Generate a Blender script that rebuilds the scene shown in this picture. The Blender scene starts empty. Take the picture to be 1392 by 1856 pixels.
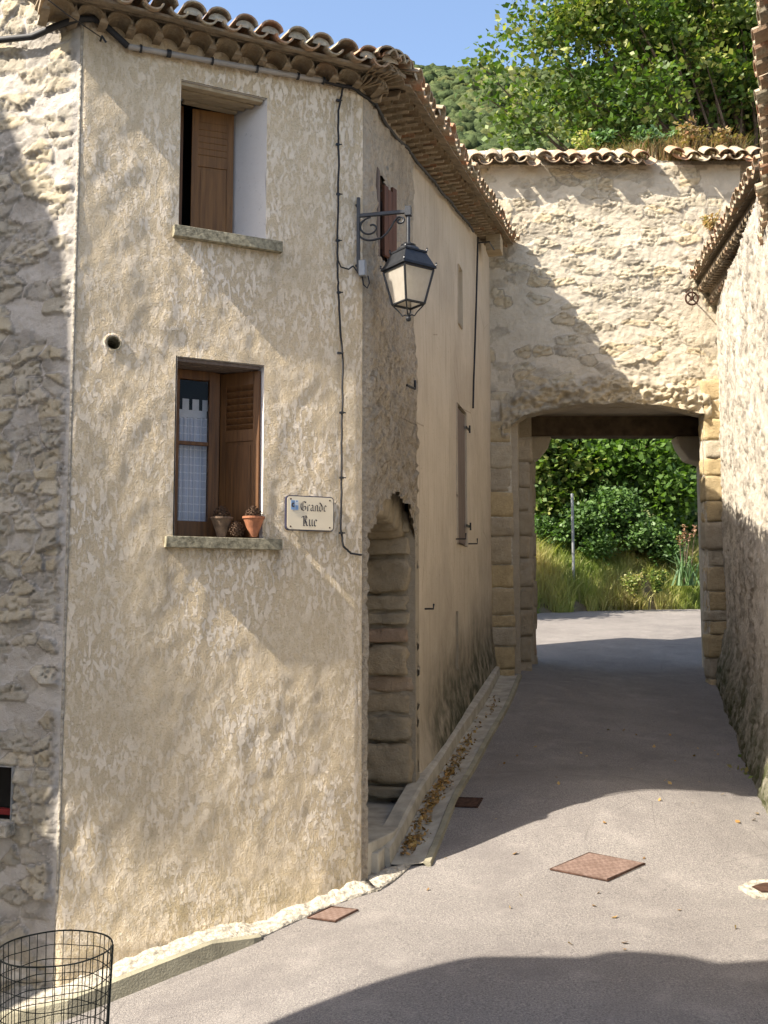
import bpy, math, random
import numpy as np
from math import sin, cos, tan, radians, pi, sqrt, atan, atan2, floor, exp
from mathutils import Vector, Matrix, Quaternion
random.seed(7); RNG = np.random.default_rng(7)
S = bpy.context.scene; COL = S.collection
# ------------------------------------------------ camera
F = 1850.0; PITCH = atan(172/F)
cam = bpy.data.cameras.new('camera'); camo = bpy.data.objects.new('camera', cam); COL.objects.link(camo); S.camera = camo
cam.sensor_fit = 'VERTICAL'; cam.sensor_height = 36; cam.lens = 36*F/1856; cam.clip_end = 3000; cam.clip_start = .05
camo.rotation_euler = (pi/2+PITCH, 0, 0)
# ------------------------------------------------ sun, sky, exposure
AZ = radians(61); EL = radians(43)          # sunlight travels towards azimuth AZ (from +Y towards +X)
SUN = Vector((sin(AZ)*cos(EL), cos(AZ)*cos(EL), -sin(EL)))
sl = bpy.data.lights.new('sun', 'SUN'); sl.energy = 5.0; sl.angle = radians(.5); sl.color = (1, .915, .79)
so = bpy.data.objects.new('sun', sl); COL.objects.link(so); so.rotation_euler = SUN.to_track_quat('-Z', 'Y').to_euler(); so.location = (-6, -4, 12)
wd = bpy.data.worlds.new('World'); S.world = wd; wd.use_nodes = True
_n = wd.node_tree.nodes; sk = _n.new('ShaderNodeTexSky'); sk.sky_type = 'NISHITA'; sk.sun_disc = False
sk.sun_elevation = EL; sk.sun_rotation = AZ+pi; sk.air_density = 1.0; sk.dust_density = 2.2; sk.ozone_density = 1.2
wd.node_tree.links.new(sk.outputs[0], _n['Background'].inputs[0]); _n['Background'].inputs[1].default_value = .125
S.view_settings.view_transform = 'Standard'; S.view_settings.look = 'None'; S.view_settings.exposure = 1.38; S.view_settings.gamma = 1
S.cycles.max_bounces = 6; S.cycles.diffuse_bounces = 4; S.cycles.transparent_max_bounces = 8; S.cycles.use_denoising = True
# ------------------------------------------------ photo pixel -> world helpers (only to read off where things stand)
def ray(px, py):
    u = (px-696)/F; v = (928-py)/F
    return Vector((u, cos(PITCH)-v*sin(PITCH), sin(PITCH)+v*cos(PITCH)))
def at(px, py, Y): r = ray(px, py); return r*(Y/r.y)
def onpl(px, py, o, n): r = ray(px, py); return r*(o.dot(n)/r.dot(n))
# ------------------------------------------------ numpy noise
def _h(i, j, s):
    v = np.sin(i*127.1+j*311.7+s*74.7)*43758.5453
    return v-np.floor(v)
def vn(x, y, s=0):
    i = np.floor(x); j = np.floor(y); fx = x-i; fy = y-j
    fx = fx*fx*(3-2*fx); fy = fy*fy*(3-2*fy)
    return (_h(i, j, s)*(1-fx)+_h(i+1, j, s)*fx)*(1-fy)+(_h(i, j+1, s)*(1-fx)+_h(i+1, j+1, s)*fx)*fy
def fbm(x, y, o=4, s=0):
    x = np.asarray(x, float); y = np.asarray(y, float); r = np.zeros(np.broadcast(x, y).shape); a = .5; t = 0
    for k in range(o):
        r = r+a*vn(x, y, s+k*13); t += a; a *= .5; x = x*2.03; y = y*2.03
    return r/t
def voro(x, y, s=0, jit=.85, off=False):
    i = np.floor(x); j = np.floor(y); f1 = np.full(x.shape, 9.); f2 = np.full(x.shape, 9.); idv = np.zeros(x.shape); ox = np.zeros(x.shape); oy = np.zeros(x.shape)
    for a in (-1, 0, 1):
        for b in (-1, 0, 1):
            ci = i+a; cj = j+b
            dx = ci+.5+jit*(_h(ci, cj, s)-.5)-x; dy = cj+.5+jit*(_h(ci, cj, s+5)-.5)-y
            d = np.sqrt(dx*dx+dy*dy); m = d < f1
            f2 = np.where(m, f1, np.minimum(f2, d)); idv = np.where(m, _h(ci, cj, s+9), idv); ox = np.where(m, dx, ox); oy = np.where(m, dy, oy); f1 = np.where(m, d, f1)
    if off: return f1, f2, idv, ox, oy
    return f1, f2, idv
def sst(a, b, x): t = np.clip((x-a)/(b-a), 0, 1); return t*t*(3-2*t)
# ------------------------------------------------ mesh building
def wloc(o):
    v = Vector((0, 0, 0))
    while o is not None: v += o.location; o = o.parent
    return v
def mesh_np(name, V, Fs, m, parent=None, col=None, smooth=False):
    """V: (n,3) world points; Fs: list/array of faces."""
    V = np.asarray(V, dtype=np.float64).reshape(-1, 3)
    if parent is not None: V = V-np.array(wloc(parent))
    me = bpy.data.meshes.new(name)
    if isinstance(Fs, np.ndarray):
        k = Fs.shape[1]; nf = len(Fs)
        me.vertices.add(len(V)); me.vertices.foreach_set('co', V.astype(np.float32).ravel())
        me.loops.add(nf*k); me.loops.foreach_set('vertex_index', Fs.astype(np.int32).ravel())
        me.polygons.add(nf); me.polygons.foreach_set('loop_start', np.arange(0, nf*k, k, dtype=np.int32))
        me.polygons.foreach_set('loop_total', np.full(nf, k, dtype=np.int32)); me.update(calc_edges=True)
    else:
        me.from_pydata([tuple(v) for v in V], [], [tuple(f) for f in Fs]); me.update()
    if smooth: me.polygons.foreach_set('use_smooth', [True]*len(me.polygons))
    if col is not None:
        a = me.color_attributes.new('M', 'FLOAT_COLOR', 'POINT'); c = np.ones((len(V), 4), np.float32); c[:, :3] = col; a.data.foreach_set('color', c.ravel())
    o = bpy.data.objects.new(name, me); COL.objects.link(o); me.materials.append(m)
    if parent is not None: o.parent = parent
    return o
class MB:
    def __init__(s): s.v = []; s.f = []
    def add(s, vs, fs):
        b = len(s.v); s.v += [tuple(v) for v in vs]; s.f += [tuple(b+i for i in f) for f in fs]
    def box(s, c, sz, ax=None):
        """c centre, sz full sizes, ax three axis vectors"""
        X, Y, Z = ax or (Vector((1, 0, 0)), Vector((0, 1, 0)), Vector((0, 0, 1))); c = Vector(c); P = []
        for k in (-.5, .5):
            for j in (-.5, .5):
                for i in (-.5, .5): P.append(c+X*(i*sz[0])+Y*(j*sz[1])+Z*(k*sz[2]))
        s.add(P, [(0, 2, 3, 1), (4, 5, 7, 6), (0, 1, 5, 4), (2, 6, 7, 3), (0, 4, 6, 2), (1, 3, 7, 5)])
    def tube(s, pts, r, n=8, cap=True):
        pts = [Vector(p) for p in pts]; rs = r if isinstance(r, (list, tuple)) else [r]*len(pts); b = len(s.v); up = None
        for i, p in enumerate(pts):
            t = (pts[min(i+1, len(pts)-1)]-pts[max(i-1, 0)]).normalized()
            if up is None: up = t.orthogonal().normalized()
            up = (up-t*up.dot(t)); up = up.normalized() if up.length > 1e-6 else t.orthogonal().normalized(); w = t.cross(up)
            for k in range(n):
                a = 2*pi*k/n; s.v.append(tuple(p+(up*cos(a)+w*sin(a))*rs[i]))
        for i in range(len(pts)-1):
            for k in range(n):
                s.f.append((b+i*n+k, b+i*n+(k+1) % n, b+(i+1)*n+(k+1) % n, b+(i+1)*n+k))
        if cap: s.f.append(tuple(b+k for k in range(n))[::-1]); s.f.append(tuple(b+(len(pts)-1)*n+k for k in range(n)))
    def lathe(s, c, prof, n=20, ax=Vector((0, 0, 1)), rot=0):
        """prof: list of (r, h)"""
        ax = ax.normalized(); U = ax.orthogonal().normalized(); W = ax.cross(U); b = len(s.v); c = Vector(c)
        for (r, h) in prof:
            for k in range(n):
                a = rot+2*pi*k/n; s.v.append(tuple(c+ax*h+(U*cos(a)+W*sin(a))*max(r, 1e-4)))
        for i in range(len(prof)-1):
            for k in range(n): s.f.append((b+i*n+k, b+i*n+(k+1) % n, b+(i+1)*n+(k+1) % n, b+(i+1)*n+k))
    def prism(s, poly, d):
        """poly of world points extruded by vector d"""
        n = len(poly); P = [Vector(p) for p in poly]; d = Vector(d)
        s.add(P+[p+d for p in P], [tuple(range(n))[::-1], tuple(range(n, 2*n))]+[(i, (i+1) % n, n+(i+1) % n, n+i) for i in range(n)])
    def build(s, name, m, parent=None, smooth=False, bevel=0):
        o = mesh_np(name, s.v, s.f, m, parent, smooth=smooth)
        if bevel:
            md = o.modifiers.new('bevel', 'BEVEL'); md.width = bevel; md.segments = 2; md.limit_method = 'ANGLE'
        return o
def tag(o, label=None, cat=None, group=None, kind=None):
    if label: o['label'] = label
    if cat: o['category'] = cat
    if group: o['group'] = group
    if kind: o['kind'] = kind
    return o
def empty(name, loc, label, cat, group=None):
    o = bpy.data.objects.new(name, None); COL.objects.link(o); o.location = loc; o.empty_display_size = .2
    return tag(o, label, cat, group)
# ------------------------------------------------ materials
class NT:
    def __init__(s, name):
        s.m = bpy.data.materials.new(name); s.m.use_nodes = True; s.t = s.m.node_tree; s.n = s.t.nodes; s.b = s.n['Principled BSDF']
        s.geo = s.n.new('ShaderNodeNewGeometry'); s.pos = s.geo.outputs['Position']; s.b.inputs['Roughness'].default_value = .9
        s.b.inputs['Specular IOR Level'].default_value = .2
    def L(s, a, b): s.t.links.new(a, b)
    def map(s, sc=(1, 1, 1), rot=(0, 0, 0), src=None):
        k = s.n.new('ShaderNodeMapping'); k.inputs['Scale'].default_value = sc; k.inputs['Rotation'].default_value = rot; s.L(src or s.pos, k.inputs[0]); return k.outputs[0]
    def noise(s, scale, det=4, rough=.55, dist=0, v=None):
        k = s.n.new('ShaderNodeTexNoise'); k.inputs['Scale'].default_value = scale; k.inputs['Detail'].default_value = det
        k.inputs['Roughness'].default_value = rough; k.inputs['Distortion'].default_value = dist; s.L(v or s.pos, k.inputs['Vector']); return k.outputs['Fac']
    def vor(s, scale, v=None, feat='F1', out='Distance', rnd=1):
        k = s.n.new('ShaderNodeTexVoronoi'); k.feature = feat; k.inputs['Scale'].default_value = scale; k.inputs['Randomness'].default_value = rnd; s.L(v or s.pos, k.inputs['Vector']); return k.outputs[out]
    def ramp(s, f, stops, interp='LINEAR'):
        k = s.n.new('ShaderNodeValToRGB'); k.color_ramp.interpolation = interp; e = k.color_ramp.elements
        while len(e) < len(stops): e.new(.5)
        for i, (p, c) in enumerate(stops): e[i].position = p; e[i].color = (c, c, c, 1) if isinstance(c, (int, float)) else (*c, 1)
        s.L(f, k.inputs[0]); return k.outputs[0]
    def mix(s, f, a, b, mode='MIX'):
        k = s.n.new('ShaderNodeMix'); k.data_type = 'RGBA'; k.blend_type = mode
        if isinstance(f, (int, float)): k.inputs[0].default_value = f
        else: s.L(f, k.inputs[0])
        for i, q in ((6, a), (7, b)):
            if isinstance(q, tuple): k.inputs[i].default_value = (*q, 1)
            else: s.L(q, k.inputs[i])
        return k.outputs[2]
    def math(s, op, a, b=0, c=None):
        k = s.n.new('ShaderNodeMath'); k.operation = op
        for i, q in enumerate((a, b) if c is None else (a, b, c)):
            if isinstance(q, (int, float)): k.inputs[i].default_value = q
            else: s.L(q, k.inputs[i])
        return k.outputs[0]
    def attr(s, ch=None):
        k = s.n.new('ShaderNodeAttribute'); k.attribute_name = 'M'
        if ch is None: return k.outputs['Color']
        q = s.n.new('ShaderNodeSeparateColor'); s.L(k.outputs['Color'], q.inputs[0]); return q.outputs[ch]
    def bump(s, h, dist=.01, strength=1, prev=None):
        k = s.n.new('ShaderNodeBump'); k.inputs['Distance'].default_value = dist; k.inputs['Strength'].default_value = strength; s.L(h, k.inputs['Height'])
        if prev is not None: s.L(prev, k.inputs['Normal'])
        return k.outputs[0]
    def fin(s, col=None, nrm=None, rough=None, metal=None, spec=None):
        if col is not None:
            if isinstance(col, tuple): s.b.inputs['Base Color'].default_value = (*col, 1)
            else: s.L(col, s.b.inputs['Base Color'])
        if nrm is not None: s.L(nrm, s.b.inputs['Normal'])
        if rough is not None:
            if isinstance(rough, (int, float)): s.b.inputs['Roughness'].default_value = rough
            else: s.L(rough, s.b.inputs['Roughness'])
        if metal is not None: s.b.inputs['Metallic'].default_value = metal
        if spec is not None: s.b.inputs['Specular IOR Level'].default_value = spec
        return s.m
def m_simple(name, c, rough=.8, metal=0, nscale=8, var=.25, bump=.0, bscale=60, spec=.3):
    t = NT(name); n = t.noise(nscale, 5); lo = tuple(x*(1-var) for x in c); hi = tuple(min(1, x*(1+var)) for x in c)
    col = t.ramp(n, [(.3, lo), (.7, hi)]); nr = t.bump(t.noise(bscale, 4), bump, 1) if bump else None
    return t.fin(col, nr, rough, metal, spec)
def m_stucco():
    t = NT('facade_stucco')
    def sm(rot, off):
        k = t.n.new('ShaderNodeMapping'); k.inputs['Scale'].default_value = (1, 1, .42); k.inputs['Rotation'].default_value = (0, rot, 0); k.inputs['Location'].default_value = (off, 0, off); t.L(t.pos, k.inputs[0])
        return t.noise(30, 4, .58, .7, k.outputs[0])
    a, b2, c2 = sm(.55, 0), sm(-.7, 3), sm(1.5, 7); r1 = t.ramp(t.noise(2.2, 2), [(.44, 0.), (.56, 1.)]); r2 = t.ramp(t.noise(2.9, 2, .5, 0, t.map((1, 1, 1), (1, 1, 1))), [(.5, 0.), (.6, 1.)])
    big = t.mix(r2, t.mix(r1, a, b2), c2)
    patch = t.ramp(big, [(.485, 0.), (.53, 1.)]); reg = t.ramp(t.noise(1.3, 3), [(.40, .35), (.6, 1.)]); patch = t.math('MULTIPLY', patch, reg)
    grain = t.noise(75, 3, .75); coarse = t.noise(30, 3, .6)
    ochre = t.ramp(t.noise(1.1, 4), [(.3, (.63, .52, .36)), (.5, (.70, .575, .395)), (.72, (.75, .61, .41))])
    pale = t.ramp(t.noise(2.3, 3), [(.35, (.77, .67, .54)), (.7, (.83, .74, .62))])
    col = t.mix(t.math('MULTIPLY', patch, .8), ochre, pale)
    col = t.mix(t.math('MULTIPLY', t.ramp(grain, [(.34, 1.), (.50, 0.)]), t.math('SUBTRACT', .45, t.math('MULTIPLY', patch, .38))), col, (.42, .33, .21))
    z = t.n.new('ShaderNodeSeparateXYZ'); t.L(t.pos, z.inputs[0])
    low = t.math('SUBTRACT', 1, t.ramp(t.math('MULTIPLY_ADD', z.outputs[2], .5, 1.25), [(.02, 0.), (.62, 1.)]))     # damp foot of the wall
    st = t.math('MULTIPLY', low, t.ramp(t.noise(2.6, 5, .6), [(.42, 0.), (.7, 1.)])); col = t.mix(t.math('MULTIPLY', st, .65), col, (.36, .28, .13))
    moss = t.math('MULTIPLY', t.math('POWER', low, 2.0), t.ramp(t.noise(3.7, 6, .75), [(.50, 0.), (.66, 1.)])); col = t.mix(t.math('MULTIPLY', moss, .8), col, (.09, .085, .06))
    drip = t.math('MULTIPLY', t.attr(0), t.ramp(t.noise(11, 5, .65, 0, t.map((1, 1, .25))), [(.35, .15), (.65, 1.)])); col = t.mix(drip, col, (.17, .14, .10))
    h = t.math('MULTIPLY_ADD', patch, .9, t.math('MULTIPLY', t.math('MULTIPLY', grain, t.math('SUBTRACT', 1.25, patch)), 1.1)); h = t.math('MULTIPLY_ADD', coarse, .6, h)
    n1 = t.bump(h, .0135, 1.0); n2 = t.bump(t.noise(7, 3, .55, .2), .016, .5, n1)
    return t.fin(col, n2, .95, spec=.1)
def m_render(name, a, b, c=None, bump=.004, streaks=False, moss=None):
    """old smooth lime render; moss = (z above which clean fades, colour) true stain band driven by attribute blue"""
    t = NT(name); n = t.noise(1.7, 5, .6); col = t.ramp(n, [(.3, a), (.7, b)]); col = t.mix(t.ramp(t.noise(.7, 4, .6), [(.48, 0.), (.6, .45)]), col, tuple(x*.78 for x in a))
    if streaks:
        sv = t.noise(16, 4, .6, 0, t.map((1, 1, .07))); col = t.mix(t.ramp(sv, [(.5, 0.), (.74, .4)]), col, c or (.2, .16, .1))
    f = t.noise(60, 5, .65); g = t.noise(7, 4)
    spots = t.ramp(t.noise(30, 2), [(.66, 0.), (.74, .6)]); col = t.mix(spots, col, tuple(x*.55 for x in a))
    if moss:
        mk = t.math('MULTIPLY', t.attr(2), t.ramp(t.noise(5, 5, .6), [(.3, .4), (.6, 1.)])); col = t.mix(mk, col, moss)
    rough = t.attr(0); nb = t.bump(f, bump, 1); nb = t.bump(g, .02, .5, nb)
    pit = t.vor(26, t.map((1, 1, .6))); n3 = t.bump(t.math('MULTIPLY', rough, t.math('MULTIPLY_ADD', t.noise(26, 5, .7, 1.2), 1.4, pit)), .035, 1, nb)
    col = t.mix(t.math('MULTIPLY', rough, t.ramp(t.noise(28, 4, .7), [(.48, 0.), (.66, .7)])), col, tuple(x*.62 for x in a))
    ck = t.vor(.55, t.map((1, 1, .7)), 'DISTANCE_TO_EDGE'); col = t.mix(t.math('MULTIPLY', t.ramp(ck, [(.0, .6), (.003, 0.)]), t.ramp(t.noise(1.0, 3), [(.5, 0.), (.56, 1.)])), col, (.12, .09, .06))
    return t.fin(col, n3, .95, spec=.1)
def m_stone(name, mortar, st, bump=.012, moss=(.07, .075, .035), fine=45, mrough=.5):
    t = NT(name); idc = t.ramp(t.attr(1), st); idc = t.mix(.55, idc, t.ramp(t.noise(9, 6, .65), [(.25, (.45, .42, .36)), (.75, (1, 1, 1))]), 'MULTIPLY')
    mo = t.ramp(t.noise(4, 5, .6), [(.3, tuple(x*.82 for x in mortar)), (.7, mortar)])
    m0 = t.attr(0); col = t.mix(m0, mo, idc)
    jl = t.math('MULTIPLY', t.math('MULTIPLY', m0, t.math('SUBTRACT', 1, m0)), 4); jl = t.math('MULTIPLY', jl, t.ramp(t.noise(3.1, 4, .6), [(.4, .15), (.6, .75)])); col = t.mix(jl, col, tuple(x*.42 for x in mortar))
    mk = t.math('MULTIPLY', t.attr(2), t.ramp(t.noise(6, 5, .6), [(.3, .35), (.6, 1.)])); col = t.mix(mk, col, moss)
    n1 = t.bump(t.noise(fine, 6, .75), bump, 1); n2 = t.bump(t.noise(16, 6, .7, .2), bump*2.2, .6, n1)
    pits = t.ramp(t.vor(34), [(.08, 0.), (.25, 1.)]); n3 = t.bump(pits, bump*.6, mrough, n2)
    return t.fin(col, n3, .95, spec=.1)
def m_asphalt():
    t = NT('asphalt'); g = t.vor(170); sp = t.noise(85, 4, .85); blotch = t.noise(.8, 5, .6); wear = t.noise(3, 4)
    base = t.ramp(blotch, [(.3, (.175, .160, .150)), (.7, (.235, .217, .202))])
    base = t.mix(.8, base, t.ramp(sp, [(.34, (.30, .29, .30)), (.5, (1, 1, 1)), (.64, (1.7, 1.65, 1.58))]), 'MULTIPLY')
    base = t.mix(t.ramp(t.noise(1.9, 5, .65), [(.52, 0.), (.68, .55)]), base, (.15, .135, .128))
    base = t.mix(t.ramp(wear, [(.55, 0.), (.75, .3)]), base, (.36, .33, .30))
    crk = t.vor(1.1, t.map((1, 1, 1), src=None), 'DISTANCE_TO_EDGE'); 
    base = t.mix(t.math('MULTIPLY', t.ramp(crk, [(.0, .5), (.006, 0.)]), t.ramp(t.noise(.9, 2), [(.5, 0.), (.6, 1.)])), base, (.09, .08, .075))
    n1 = t.bump(g, .006, .9); n2 = t.bump(t.noise(5, 4), .02, .35, n1)
    return t.fin(base, n2, .93, spec=.25)
def m_tile(name='roof_tile', under=False):
    t = NT(name); n = t.noise(7, 5, .7); sp = t.noise(45, 4, .65); isl = t.geo.outputs['Random Per Island']
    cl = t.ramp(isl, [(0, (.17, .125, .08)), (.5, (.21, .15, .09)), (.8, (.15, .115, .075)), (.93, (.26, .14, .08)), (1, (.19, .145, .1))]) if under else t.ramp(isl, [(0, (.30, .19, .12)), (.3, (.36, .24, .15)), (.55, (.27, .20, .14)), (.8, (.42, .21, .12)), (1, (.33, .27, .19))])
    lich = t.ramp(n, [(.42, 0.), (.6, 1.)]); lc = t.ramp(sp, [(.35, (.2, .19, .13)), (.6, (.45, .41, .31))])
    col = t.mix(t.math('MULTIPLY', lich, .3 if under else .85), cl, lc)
    return t.fin(col, t.bump(t.noise(40, 5, .6), .006, 1), .9, spec=.15)
def m_wood(name, a, b, axis=2, rough=.6):
    t = NT(name); sc = [38, 38, 38]; sc[axis] = 2.2; n = t.noise(1, 5, .6, .4, t.map(tuple(sc)))
    return t.fin(t.ramp(n, [(.3, a), (.7, b)]), t.bump(n, .003, .8), rough, spec=.3)
def m_leaf(name, cols, trans=.35):
    t = NT(name); isl = t.attr(0); c = t.ramp(isl, [(i/(len(cols)-1), q) for i, q in enumerate(cols)])
    c2 = t.mix(.5, c, t.ramp(t.noise(.7, 3), [(.35, (.55, .6, .5)), (.65, (1.3, 1.25, 1.0))]), 'MULTIPLY')
    t.fin(c2, None, .5, spec=.35)
    tr = t.n.new('ShaderNodeBsdfTranslucent'); t.L(t.mix(1.0, c2, (1.3, 1.5, .5), 'MULTIPLY'), tr.inputs[0]); mx = t.n.new('ShaderNodeMixShader'); mx.inputs[0].default_value = trans
    out = t.n['Material Output']; t.L(t.b.outputs[0], mx.inputs[1]); t.L(tr.outputs[0], mx.inputs[2]); t.L(mx.outputs[0], out.inputs[0]); return t.m
MT = {}
MT['stucco'] = m_stucco()
MT['side'] = m_render('side_render', (.455, .385, .295), (.53, .455, .35), (.27, .22, .155), .005, True, (.055, .055, .035))
MT['reveal'] = m_render('white_reveal', (.60, .57, .54), (.68, .65, .62), None, .001)
MT['left'] = m_stone('rubble_left', (.50, .46, .41), [(0, (.45, .40, .31)), (.35, (.52, .47, .38)), (.6, (.40, .36, .29)), (.85, (.50, .43, .31)), (1, (.56, .51, .43))], .010)
MT['gate'] = m_stone('gate_stone', (.56, .495, .39), [(0, (.52, .44, .31)), (.4, (.62, .54, .41)), (.7, (.47, .41, .31)), (.84, (.60, .53, .40)), (.9, (.54, .45, .31)), (1, (.60, .50, .34))], .015)
MT['ashlar'] = m_stone('ashlar', (.46, .40, .30), [(0, (.48, .38, .23)), (.4, (.56, .44, .25)), (.7, (.42, .36, .27)), (1, (.52, .46, .35))], .022)
MT['right'] = m_stone('right_wall', (.60, .54, .45), [(0, (.58, .52, .42)), (.5, (.68, .62, .52)), (1, (.52, .46, .37))], .016, fine=60, mrough=1)
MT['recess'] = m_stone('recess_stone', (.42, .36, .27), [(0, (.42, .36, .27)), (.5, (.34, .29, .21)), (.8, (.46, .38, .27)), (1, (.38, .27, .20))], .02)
MT['concrete'] = m_simple('concrete', (.36, .33, .27), .9, 0, 6, .25, .004, 90, .15)
MT['sill'] = m_simple('sill_stone', (.26, .235, .165), .95, 0, 30, .55, .006, 90, .1)
MT['limefoot'] = m_simple('lime_mortar', (.36, .325, .265), .95, 0, 22, .5, .03, 24, .1)
MT['kerb'] = m_simple('kerb_stone', (.26, .24, .175), .95, 0, 5, .25, .006, 70, .1)
MT['asphalt'] = m_asphalt()
MT['patch'] = m_simple('asphalt_patch', (.25, .232, .218), .9, 0, 9, .18, .003, 200, .2)
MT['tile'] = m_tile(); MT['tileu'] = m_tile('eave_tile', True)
MT['plug'] = m_simple('tile_mortar', (.45, .41, .33), .95, 0, 20, .3, .008, 60, .1)
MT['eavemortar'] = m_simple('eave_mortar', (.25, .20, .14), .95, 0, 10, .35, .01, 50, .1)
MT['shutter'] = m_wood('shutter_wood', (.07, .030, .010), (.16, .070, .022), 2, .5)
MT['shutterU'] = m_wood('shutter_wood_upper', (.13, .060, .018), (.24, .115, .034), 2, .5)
MT['oldwood'] = m_wood('old_grey_wood', (.10, .075, .06), (.17, .13, .105), 2, .8)
MT['beam'] = m_simple('dark_beam', (.075, .055, .036), .95, 0, 6, .35, .004, 40, .1)
MT['redwood'] = m_wood('red_brown_wood', (.07, .032, .018), (.14, .06, .032), 2, .7)
MT['lintel'] = m_wood('lintel_wood', (.26, .20, .12), (.40, .32, .21), 0, .9)
MT['iron'] = m_simple('black_iron', (.022, .024, .028), .42, .35, 20, .3, .0008, 120, .5)
MT['rust'] = m_simple('rusty_iron', (.06, .032, .022), .85, .2, 30, .5, .001, 100, .2)
MT['galv'] = m_simple('galvanised', (.22, .23, .24), .5, .5, 10, .15, 0, 60, .5)
MT['cable'] = m_simple('black_cable', (.02, .02, .022), .6, 0, 20, .2, 0, 60, .3)
MT['pvc'] = m_simple('grey_conduit', (.30, .28, .26), .5, 0, 12, .15, 0, 60, .4)
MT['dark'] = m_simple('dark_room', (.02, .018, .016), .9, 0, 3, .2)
MT['terracotta'] = m_simple('terracotta', (.33, .14, .075), .85, 0, 18, .35, .002, 60, .2)
MT['palepot'] = m_simple('weathered_terracotta', (.16, .11, .075), .85, 0, 18, .35, .002, 60, .2)
MT['cone'] = m_simple('pine_cone_scale', (.085, .05, .03), .8, 0, 60, .5)
MT['enamel'] = m_simple('cream_enamel', (.74, .64, .47), .3, 0, 3, .03, 0, 60, .5)
MT['navy'] = m_simple('navy_enamel', (.02, .02, .05), .3, 0, 3, .05, 0, 60, .5)
MT['letter'] = m_simple('letter_enamel', (.035, .025, .03), .35, 0, 3, .05, 0, 60, .5)
MT['shieldb'] = m_simple('shield_blue', (.16, .28, .48), .35, 0, 40, .25, 0, 60, .5)
MT['shieldw'] = m_simple('shield_white', (.6, .64, .68), .35, 0, 40, .1, 0, 60, .5)
MT['bark'] = m_simple('bark', (.12, .09, .065), .95, 0, 12, .4, .02, 30, .1)
MT['earth'] = m_simple('earth', (.17, .14, .09), .95, 0, 2, .35, .02, 20, .1)
MT['hill'] = m_simple('hill_ground', (.10, .11, .045), .95, 0, .1, .3, 0, 20, .1)
MT['binwire'] = m_simple('green_wire', (.012, .02, .016), .45, .2, 20, .2, 0, 60, .4)
def _cast():
    t = NT('cast_iron_rust'); v = t.map((1, 1, 1), (0, 0, .6)); k = t.n.new('ShaderNodeTexChecker'); k.inputs['Scale'].default_value = 34; t.L(v, k.inputs[0])
    c = t.ramp(t.noise(9, 5, .7), [(.3, (.13, .088, .07)), (.7, (.22, .155, .128))]); c = t.mix(t.math('MULTIPLY', k.outputs['Fac'], .35), c, (.09, .05, .035))
    return t.fin(c, t.bump(k.outputs['Fac'], .008, 1), .8, .1)
MT['castiron'] = _cast()
def _glass(name, c, rough, alpha_mix):
    t = NT(name); t.fin(c, None, rough, spec=.6); tr = t.n.new('ShaderNodeBsdfTransparent'); mx = t.n.new('ShaderNodeMixShader'); mx.inputs[0].default_value = alpha_mix
    t.L(t.b.outputs[0], mx.inputs[1]); t.L(tr.outputs[0], mx.inputs[2]); t.L(mx.outputs[0], t.n['Material Output'].inputs[0]); return t.m
MT['pane'] = _glass('window_glass', (.03, .035, .04), .05, .88)
def _frost():
    t = NT('frosted_glass'); c = t.ramp(t.noise(30, 4, .7), [(.35, (.55, .50, .42)), (.7, (.68, .63, .55))]); t.fin(c, None, .35, spec=.5)
    tr = t.n.new('ShaderNodeBsdfTranslucent'); tr.inputs[0].default_value = (.75, .7, .6, 1); mx = t.n.new('ShaderNodeMixShader'); mx.inputs[0].default_value = .5
    t.L(t.b.outputs[0], mx.inputs[1]); t.L(tr.outputs[0], mx.inputs[2]); t.L(mx.outputs[0], t.n['Material Output'].inputs[0]); return t.m
MT['frost'] = _frost()
def _curt():
    t = NT('checked_lace'); z = t.n.new('ShaderNodeSeparateXYZ'); t.L(t.pos, z.inputs[0])
    a = t.math('PINGPONG', z.outputs[2], .03); b = t.math('PINGPONG', z.outputs[0], .022)
    l = t.math('MAXIMUM', t.math('LESS_THAN', a, .0035), t.math('LESS_THAN', b, .003))
    return t.fin(t.mix(l, (.60, .62, .70), (.85, .85, .88)), None, .9, spec=.1)
MT['curtain'] = _curt(); MT['curtaintop'] = m_simple('white_lace', (.66, .67, .70), .9, 0, 30, .06)
MT['lime'] = m_leaf('lime_leaf', [(.035, .075, .013), (.065, .12, .022), (.12, .17, .036), (.36, .36, .13)], .3)
MT['fig'] = m_leaf('fig_leaf', [(.045, .095, .02), (.085, .155, .032), (.15, .23, .055)], .4)
MT['ivy'] = m_leaf('ivy_leaf', [(.045, .10, .028), (.08, .15, .045), (.14, .22, .08)], .3)
MT['oakleaf'] = m_leaf('scrub_leaf', [(.05, .07, .028), (.085, .105, .045), (.14, .14, .06)], .2)
MT['grass'] = m_leaf('grass_blade', [(.12, .20, .035), (.24, .29, .08), (.42, .40, .18), (.36, .28, .14)], .4)
MT['dry'] = m_leaf('dry_plant', [(.30, .24, .12), (.38, .28, .14), (.28, .14, .08), (.20, .22, .10)], .3)
MT['iris'] = m_leaf('iris_leaf', [(.08, .15, .07), (.13, .22, .11), (.18, .26, .13)], .3)
MT['litter'] = m_leaf('dead_leaf', [(.18, .10, .035), (.32, .18, .06), (.40, .27, .10), (.12, .07, .04)], .1)
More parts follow.
